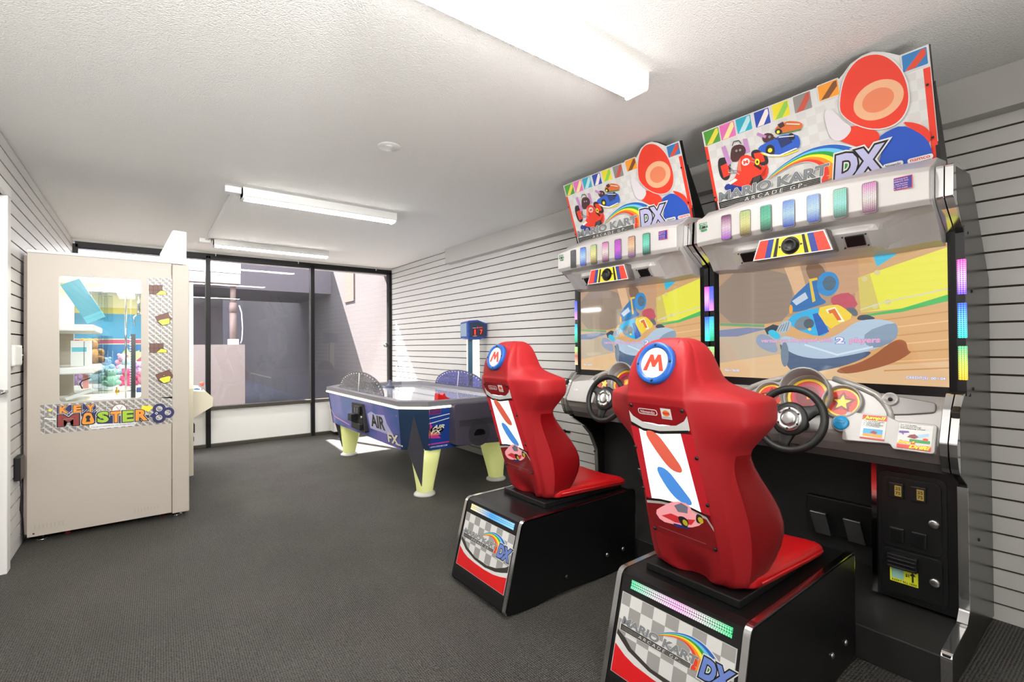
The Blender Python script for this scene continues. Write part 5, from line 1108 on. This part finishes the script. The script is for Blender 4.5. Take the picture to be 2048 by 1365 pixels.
A.poly(ch(MQ['kb_seat'],1),mat('seat print','4a2a2c'));A.poly(ch(MQ['kb_body'],1),mat('kart blue print','2c5cc0',.4));A.poly(ch(MQ['kb_y'],1),my);A.poly([(.35,.285),(.40,.28),(.41,.25),(.36,.24)],mat('kart shade print','28366a',.4));A.poly(ch(MQ['kb_w1'],1),mtr);A.disc(.311,.246,.010,my,n=16);A.poly(ch(MQ['kb_w2'],1),mtr)
A.line([(.27,.335),(.30,.312)],.012,mpk2)
A.poly(ch(MQ['ko_body'],1),mat('kart orange print','d06a30',.4));A.line([(.36,.302),(.45,.292)],.005,gg);A.poly(ch(MQ['ko_w'],1),mtr);A.poly([(.36,.345),(.385,.35),(.39,.33),(.37,.325)],mat('seat print','4a2a2c'))
# plain abstract swooshes fill the right side of the sign
A.poly(ch(MQ['redsw'],2),m_rp);A.poly(ch(MQ['red2'],1),m_rp);A.poly(ch(MQ['blue'],1),mnb if False else mat('sign blue','2450b4',.4))
A.poly([(.7165+(x-.7165)*1.035,.33+(y-.33)*1.035) for x,y in ch(MQ['dome'],2)],pw)
A.poly(ch(MQ['dome'],2),m_rp)
A.disc(.735,.305,.082,mat('peach print','e8b088',.4),.072,n=40);A.disc(.735,.305,.052,mat('orange print','e0805a'),.044,n=36)
A.poly(ch([(.545,.33),(.575,.34),(.61,.27),(.645,.23),(.60,.19),(.56,.21),(.55,.26)],2),mat('pale lilac print','dcd6dc',.4))
mhl=mat('print highlight','f4ece4',.4);mdk=mat('kart dark print','3a1c1c',.45);msl=mat('kart steel print','8c8c92',.4)
A.poly([(.148,.20),(.16,.245),(.172,.252),(.165,.19)],mat('kart light red','f4745c',.4));A.poly([(.09,.155),(.13,.166),(.14,.155),(.10,.142)],mhl);A.poly([(.235,.21),(.262,.18),(.255,.17),(.228,.20)],mdk)
for a,b_ in (((.10,.215),(.145,.20)),((.105,.20),(.145,.19)),((.112,.235),(.13,.19)),((.225,.235),(.245,.22)),((.215,.225),(.25,.205))): A.line([a,b_],.0035,msl)
A.disc(.247,.212,.011,my,.015,n=16);A.disc(.247,.212,.005,mdk,.007,n=12)
for v in range(4): A.line([(.212+.008*v,.118+.001*v),(.222+.008*v,.145)],.0015,msl)
A.disc(.160,.292,.006,msl,n=12);A.disc(.178,.290,.006,msl,n=12);A.line([(.145,.322),(.155,.338),(.18,.335),(.188,.318)],.004,mdk)
A.poly([(.275,.25),(.31,.228),(.35,.214),(.42,.222),(.43,.217),(.35,.207),(.30,.222)],mhl);A.line([(.36,.29),(.42,.275)],.004,mhl);A.disc(.32,.305,.006,msl,n=12);A.line([(.335,.30),(.35,.285)],.004,mdk)
A.line([(.40,.335),(.45,.315)],.004,mhl);A.disc(.36,.313,.007,my,n=12)
logo(A,.028,.036,1.0)
pill(A,.727,.036,.066,.019,'Nintendo',pw,m_ink);pill(A,.806,.034,.078,.019,'namco',pw,m_rp)
for u,v in ((.012,.29),(.012,.10),(.888,.30),(.888,.11)): A.disc(u,v,.005,m_ink,n=12)
mq=A.build('marquee_sign',rc)
for s in (-1,1):
    b=MB();b.prism([(2.345,2.18),(2.52,1.90),(2.60,1.86),(2.42,1.86),(2.33,2.17)],YC+s*.447-.006,YC+s*.447+.006,'Y',m_blackp);b.build('marquee_bracket',mq)
b=MB();b.prism([(2.40,1.87),(2.62,1.80),(2.60,1.86),(2.44,1.93)],YC-.44,YC+.44,'Y',m_blackp);b.build('canopy_top',rc)
# steering wheel
WCN=Vector((2.17,YC,.883));wa=Vector((-.955,0,.30)).normalized();wu=Vector((.30,0,.955)).normalized();wr=Vector((0,-1,0))
def wp(u,v,w=0): return WCN+wr*u+wu*v+wa*w
b=MB();b.tube([wp(.131*math.cos(2*PI*k/48),.131*math.sin(2*PI*k/48),-.004) for k in range(48)],.0155,m_rubber,14,closed=True);sw=b.build('steering_wheel',rc)
b=MB()
for a in (28,152,262):
    a=math.radians(a);rows=[]
    for r,w,h in ((.03,.042,.0),(.06,.036,-.004),(.10,.022,-.006),(.125,.026,-.005)):
        c=math.cos(a);s_=math.sin(a)
        rows.append([wp(r*c-s_*w*q,r*s_+c*w*q,h+e) for q,e in ((-1,-.006),(-.8,.004),(.8,.004),(1,-.006),(.8,-.012),(-.8,-.012))])
    b.grid(rows,m_rubber,True,cu=True,capa=True,capb=True)
b.lathe([(.070,-.014),(.073,-.002),(.064,.006),(0,.006)],WCN,wa,m_rubber,36);b.build('spokes',sw)
b=MB();b.lathe([(.053,.005),(.053,.010),(.033,.013),(.0325,.010),(.0315,.010),(.031,.014),(.02,.016),(0,.017)],WCN,wa,mat('polished aluminium','c9c9c9',.28,metal=1),40);hb=b.build('hub_cap',sw)
for k in range(6):
    a=PI/6+k*PI/3;b=MB();b.lathe([(.0045,0),(.004,.003),(0,.003)],wp(.043*math.cos(a),.043*math.sin(a),.0115),wa,m_blackp,10);b.build('hub_bolt',hb)
b=MB();b.cyl(WCN-wa*.012,WCN-wa*.14,.028,m_blackp);b.build('steering_column',rc)
# ================================================ racing seats
m_red=mat('moulded red seat plastic','9c171d',.55,spec=.35,bump=(250,.08,.001)); m_redv=mat('bright red vinyl','b80f14',.32,bump=(30,.05,.003)); m_redd=mat('glossy dark red plate','8f0f18',.15,coat=.6)
rs=empty('racing_chair',(1.7,YC,0),'red bucket racing seat on a black plinth, nearest the camera','racing seat','racing game seats')
HW=.238
prof=[(1.25,.03),(1.352,.395),(1.385,.405),(2.12,.405),(2.14,.385),(2.14,.02),(1.95,.0),(1.60,.015),(1.42,.0),(1.27,.005)]
b=MB();b.prism(prof,YC-HW+.012,YC+HW-.012,'Y',m_black);base=b.build('plinth',rs)
for y0,y1 in ((YC-HW,YC-HW+.020),(YC+HW-.020,YC+HW)):
    b=MB();pa=fillet([(1.272,.005),(1.252,.03),(1.352,.40),(2.14,.405),(2.14,.02)],[0,.01,.03,.02,0],5,False);b.ribbon(pa,y0,y1,.006,m_chrome)
    b.build('chrome_edge_trim',base)
    b=MB();pp=fillet([(1.262,.012),(1.256,.03),(1.354,.398),(2.138,.401),(2.138,.02),(1.95,.004),(1.60,.018),(1.42,.004)],[0,.01,.03,.02,.02,.02,.02,.02],4);yy=(y0-.001,y0+.01) if y0<YC else (y1-.01,y1+.001)
    b.prism(pp,yy[0],yy[1],'Y',m_black);sp_=b.build('side_board',base)
    for x,z in ((1.909,.109),(2.034,.107),(1.62,.08)):
        c=MB();s=-1 if y0<YC else 1;c.lathe([(.011,0),(.011,.004),(.006,.008),(0,.008)],(x,yy[0] if s<0 else yy[1],z),(0,s,0),m_blackp if x<1.7 else m_steel,14);c.build('bolt',sp_)
# printed rear face (towards the camera)
A=Art((1.2515,YC+.218,.03),(0,-1,0),(.1,0,.365),off=.002)
A.rect(.004,.045,.432,.372,m_blackp)
A.poly([(.012,.06),(.424,.06),(.424,.318),(.012,.318)],chk);A.rect(.015,.062,.421,.316,pw)
A.checker(.015,.10,.421,.316,.047,mat('mid grey check print','9b9996',.45),du=.012,dv=.01)
cw=[(.015,.156),(.06,.135),(.10,.125),(.17,.119),(.25,.117),(.32,.120),(.37,.128),(.421,.14)]
bo=[(.015,.195),(.05,.182),(.08,.160),(.162,.138),(.265,.135),(.337,.147),(.40,.172),(.421,.186)]
bi=[(.015,.180),(.04,.165),(.07,.148),(.156,.127),(.251,.121),(.334,.130),(.38,.142),(.421,.156)]
A.poly(bo+[(.421,.062),(.015,.062)],mat('charcoal print','37322f',.4));A.poly(bi+[(.421,.062),(.015,.062)],pw);A.poly([(x,y-.006) for x,y in cw]+[(.421,.062),(.015,.062)],mat('seat base red','d3161c',.35))
logo(A,.03,.198,.557,mat('blue chrome lettering','6a82c8',.3))
A.build('rear_print',base)
b=MB();o=lambda u,v,w:Art((1.2515,YC+.218,.03),(0,-1,0),(.1,0,.365)).at(u,v,w)
b.add([o(.045,.338,.003),(o(.405,.338,.003)),o(.405,.366,.003),o(.045,.366,.003),o(.045,.338,.006),o(.405,.338,.006),o(.405,.366,.006),o(.045,.366,.006)],[(4,5,6,7),(0,1,5,4),(1,2,6,5),(2,3,7,6),(3,0,4,7)],glow('seat strip rainbow','50e090','ffb0e8','60e0a0',st=1.8,ax=1,sc=190));strip=b.build('light_strip',base)
A=Art((1.365,YC+.218,.4055),(0,-1,0),(1,0,0));
b=MB();b.tube([(1.33,YC+.10,.0),(1.30,YC+.10,.02),(1.30,YC+.12,.02),(1.33,YC+.12,0)],.006,m_chrome,8);b.build('tether_ring',base)
# sliding part: plate, shell, cushion
slide=[]
b=MB();b.box((1.416,YC-.17,.405),(1.98,YC+.17,.432),m_blackp);pl=b.build('slide_plate',rs,bevel=.004);slide.append(pl)
def xb(z): return 1.393-(z-.562)*.328
LV=[(.425,.10,1.437,.15,1.455,.165,1.50,.16,1.56,1.55),(.47,.118,None,.155,1.445,.18,1.50,.18,1.58,1.54),(.52,.124,None,.158,1.43,.19,1.50,.20,1.60,1.53),
(.60,.126,None,.155,1.41,.195,1.50,.222,1.625,1.52),(.68,.122,None,.152,1.385,.192,1.48,.218,1.60,1.50),(.76,.114,None,.150,1.368,.180,1.45,.200,1.54,1.47),(.83,.110,None,.155,1.355,.172,1.42,.186,1.485,1.44),
(.875,.108,None,.168,1.348,.190,1.41,.194,1.452,1.42),(.895,.108,None,.178,1.344,.202,1.405,.205,1.458,1.415),(.93,.107,None,.212,1.336,.236,1.40,.232,1.472,1.41),(.965,.106,None,.240,1.328,.262,1.40,.256,1.485,1.405),(.978,.106,None,.245,1.327,.267,1.40,.260,1.487,1.40),(1.028,.105,None,.243,1.325,.266,1.40,.260,1.485,1.39),
(1.040,.1048,None,.240,1.326,.262,1.40,.256,1.482,1.39),(1.047,.1045,1.240,.228,1.329,.250,1.40,.244,1.473,1.39),(1.060,.104,1.240,.185,1.325,.205,1.395,.197,1.463,1.39),(1.076,.103,1.241,.140,1.312,.152,1.39,.143,1.452,1.395),(1.095,.102,1.243,.124,1.303,.132,1.385,.12,1.445,1.397),(1.12,.100,1.247,.118,1.30,.122,1.38,.11,1.44,1.40),(1.16,.094,1.262,.106,1.31,.108,1.38,.098,1.43,1.41),(1.195,.080,1.285,.09,1.325,.09,1.38,.082,1.42,1.415),(1.215,.058,1.308,.064,1.34,.064,1.38,.058,1.41,1.412),(1.224,.03,1.335,.034,1.35,.034,1.38,.03,1.40,1.40)]
b=MB();rows=[]
for z,ws,x0,wr_,xr,wo,xo,wf,xf,xc in LV:
    x0=x0 or xb(z); n_=.035 if z<.50 else 0
    h=[(0,x0+n_),(.055,x0+n_),(.068 if z<.52 else ws*.7,x0),(ws*.965,x0+.0005),(ws*.998,x0+.003),(ws+.006,x0+.013),(ws+.45*(wr_-ws)+.003,x0+.5*(xr-x0)+.006),(wr_-.008,xr-.006),(wr_,xr),(wo-.003,xo-.03),(wo,xo),(wf+.003,xf-.022),(wf,xf-.008),(wf-.010,xf),(wf-.035,xf+.004),(wf*.55,xc+.012+.3*max(0,xf-xc)),(0,xc)]
    rows.append([(x,YC-y,z) for y,x in h]+[(x,YC+y,z) for y,x in h[-2:0:-1]])
b.grid(rows,m_red,True,cu=True,capa=True,capb=True)
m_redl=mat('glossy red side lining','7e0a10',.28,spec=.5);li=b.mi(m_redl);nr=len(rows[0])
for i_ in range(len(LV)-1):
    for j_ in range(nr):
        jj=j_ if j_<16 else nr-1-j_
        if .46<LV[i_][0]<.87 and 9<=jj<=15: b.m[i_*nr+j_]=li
sh=b.build('seat_shell',rs,sub=1);slide.append(sh)
# inner lining, visible on the bolster side
b=MB()
Cz=[(1.475,.435,.172,),(1.55,.435,.19),(1.80,.425,.20),(1.97,.410,.195),(2.005,.425,.190)]
rows=[]
for x,zb,w in ((1.47,.436,.170),(1.49,.434,.186),(1.60,.434,.196),(1.80,.430,.200),(1.95,.418,.197),(1.99,.416,.190),(2.005,.43,.180)):
    zt=.495+.0*(x-1.47)-.02*((x-1.47)/.5)**2; 
    if x<1.48: zt=.485
    if x>1.98: zt-=.008
    if x>2.0: zt-=.012
    rows.append([(x,YC-w+.012,zb),(x,YC-w,zb+.012),(x,YC-w,zt-.028),(x,YC-w+.004,zt-.014),(x,YC-w+.02,zt),(x,YC-w*.5,zt-.006),(x,YC,zt-.012),(x,YC+w*.5,zt-.006),(x,YC+w-.02,zt),(x,YC+w-.004,zt-.014),(x,YC+w,zt-.028),(x,YC+w,zb+.012),(x,YC+w-.012,zb)])
b.grid(rows,m_redv,True,cu=True,capa=True,capb=True);cu_=b.build('seat_cushion',rs,bevel=0,sub=1);slide.append(cu_)
b=MB();b.tube([(1.50,YC-.197,.468),(1.80,YC-.204,.458),(1.95,YC-.200,.448),(2.006,YC-.17,.445),(2.008,YC+.17,.445)],.0035,m_redv,6);b.build('piping',cu_)
# emblem roundel
eo=Vector((1.252,YC,1.144));en=Vector((-.955,0,.30)).normalized();eu=Vector((.30,0,.955)).normalized()
b=MB();b.lathe([(.066,-.012),(.066,.008),(.063,.012),(.050,.012),(.048,.006),(0,.006)],eo,en,mat('blue roundel ring','1a56a6',.35),40);em=b.build('roundel',sh)
A=Art(eo+en*.0075,(0,-1,0),eu);A.disc(0,0,.048,pw,n=40);A.poly([(-.037,-.026),(-.019,.026),(-.008,.026),(0,.008),(.008,.026),(.019,.026),(.037,-.026),(.022,-.026),(.014,.004),(.005,-.014),(-.005,-.014),(-.014,.004),(-.022,-.026)],m_rp);A.build('roundel_letter',em)
for a in (0,90,180,270):
    a=math.radians(a+5);b=MB();p=eo+Vector((0,-1,0))*.057*math.cos(a)+eu*.057*math.sin(a)+en*.012;b.lathe([(.0045,0),(.003,.002),(0,.002)],p,en,m_blackp,10);b.build('roundel_screw',em)
# rear plate with the lit poster
A=Art((1.393,YC+.127,.562),(0,-1,0),(-.150,0,.457),off=.001)
cor=fillet([(.010,.0),(.244,.0),(.232,.479),(.022,.479)],[.02,.02,.02,.02],5)
A.plate([(x,y) for x,y in cor],.004,m_redd)
m_lit=mat('lit white poster','f8f8fa',.2,emit=1.1,coat=.4);m_litr=mat('lit crimson edge','c4202c',.2,coat=.4,emit=.12)
A.poly([(.016,.395),(.238,.395),(.245,.13),(.012,.13)],m_litr)
A.poly([(.048,.415),(.198,.415),(.214,.13),(.034,.13)],m_lit)
A.poly([(.022,.450),(.034,.432),(.067,.415),(.128,.409),(.19,.418),(.220,.436),(.234,.455),(.234,.41),(.228,.404),(.127,.390),(.063,.392),(.020,.408)],pw)
A.poly([(.020,.470),(.034,.436),(.067,.419),(.128,.413),(.19,.422),(.218,.440),(.232,.47)],m_redd)
A.poly([(.020,.411),(.063,.393),(.127,.391),(.229,.408),(.229,.398),(.127,.381),(.063,.383),(.020,.400)],m_ink)
A.poly([(.010,.12),(.067,.133),(.164,.139),(.231,.124),(.246,.09),(.246,.05),(.010,.05)],m_redd)
A.poly([(.010,.118),(.07,.13),(.165,.136),(.23,.121),(.246,.09),(.246,.076),(.228,.112),(.165,.127),(.07,.121),(.010,.108)],chk);A.poly([(.010,.128),(.07,.139),(.165,.145),(.234,.129),(.246,.112),(.23,.124),(.165,.137),(.07,.131),(.010,.120)],m_ink)
A.rect(.06,.443,.132,.463,pw,.009);A.rect(.0625,.4455,.1295,.4605,m_redd,.007);A.text('Nintendo',.070,.4475,.052,.010,pw,0,.01)
A.rect(.146,.436,.182,.471,pw);A.disc(.164,.455,.012,mat('logo orange','e88a3c',.4),.010);A.rect(.152,.451,.176,.459,m_rp);A.text('BANDAI NAMCO',.149,.439,.03,.0045,m_ink)
# plain ribbon shapes stand in the lit panel
mlr=mat('lit coral print','d8604c',.3,emit=.35);mlbb=mat('lit azure print','4a8ad8',.3,emit=.45)
A.poly(ch([(.075,.26),(.12,.265),(.16,.21),(.20,.15),(.15,.145),(.11,.18)]),mlbb)
A.poly(ch([(.062,.385),(.11,.39),(.15,.33),(.19,.26),(.14,.255),(.10,.31)]),mlr)
ml1=mat('lit pink kart print','e89aa0',.3,emit=.5)
A.poly(ch(PO['kart'],1),ml1);A.poly([(.06,.075),(.10,.095),(.15,.09),(.19,.10),(.17,.075),(.11,.065)],mat('lit red kart print','cf3034',.3,emit=.3));A.poly([(.10,.060),(.155,.064),(.16,.056),(.11,.050)],mnb);A.poly([(.12,.13),(.15,.148),(.172,.14),(.165,.115),(.13,.11)],mat('grey kart seat print','8c8c9c',.3))
for w_ in ('w1','w2'):
    p=PO[w_];A.poly(ch(p),mtr);A.disc(sum(i[0] for i in p)/len(p)+.004,sum(i[1] for i in p)/len(p)-.003,.009,myp,.011,n=16)
A.line([(.04,.028),(.21,.022)],.002,mat('fine print','c25a60',.4))
po=A.build('poster_plate',sh)
for u,v in ((.038,.470),(.222,.470),(.015,.318),(.008,.164),(.018,.012),(.238,.320),(.242,.165),(.238,.012)):
    b=MB();b.lathe([(.006,.0),(.006,.003),(.003,.005),(0,.005)],A.at(u,v,.001),A.N,m_blackp,12);b.build('poster_screw',po)
# ------------------------------------------------ the far pair
def parts(o):
    out=[]
    for c in o.children: out+= [c]+parts(c)
    return out
far=copy_tree(rc,None,(0,1.03,0));tag(far,'farther of two twin racing game cabinets, nearer the air hockey table','arcade cabinet','racing game cabinets')
ls=[o for o in parts(far) if o.name.startswith('light_lens')]
fo=['teal','peach','purple','pink','yellow','blue','grey']
ls.sort(key=lambda o:sum(v.co.y for v in o.data.vertices))
for o,k in zip(ls,fo):
    o.data=o.data.copy();o.data.materials[0]=GL[k]
fs=copy_tree(rs,None,(0,1.03,0));tag(fs,'red bucket racing seat on a black plinth, farther one near the air hockey table','racing seat','racing game seats')
for o in fs.children:
    if o.name.split('.')[0] in ('slide_plate','seat_shell','seat_cushion'): o.location.x+=.13
for o in parts(fs):
    if o.name.startswith('light_strip'): o.data=o.data.copy();o.data.materials[0]=glow('seat strip blue','90d0ff','4aa0e8','ffe8a0',st=1.8,ax=1,sc=190)
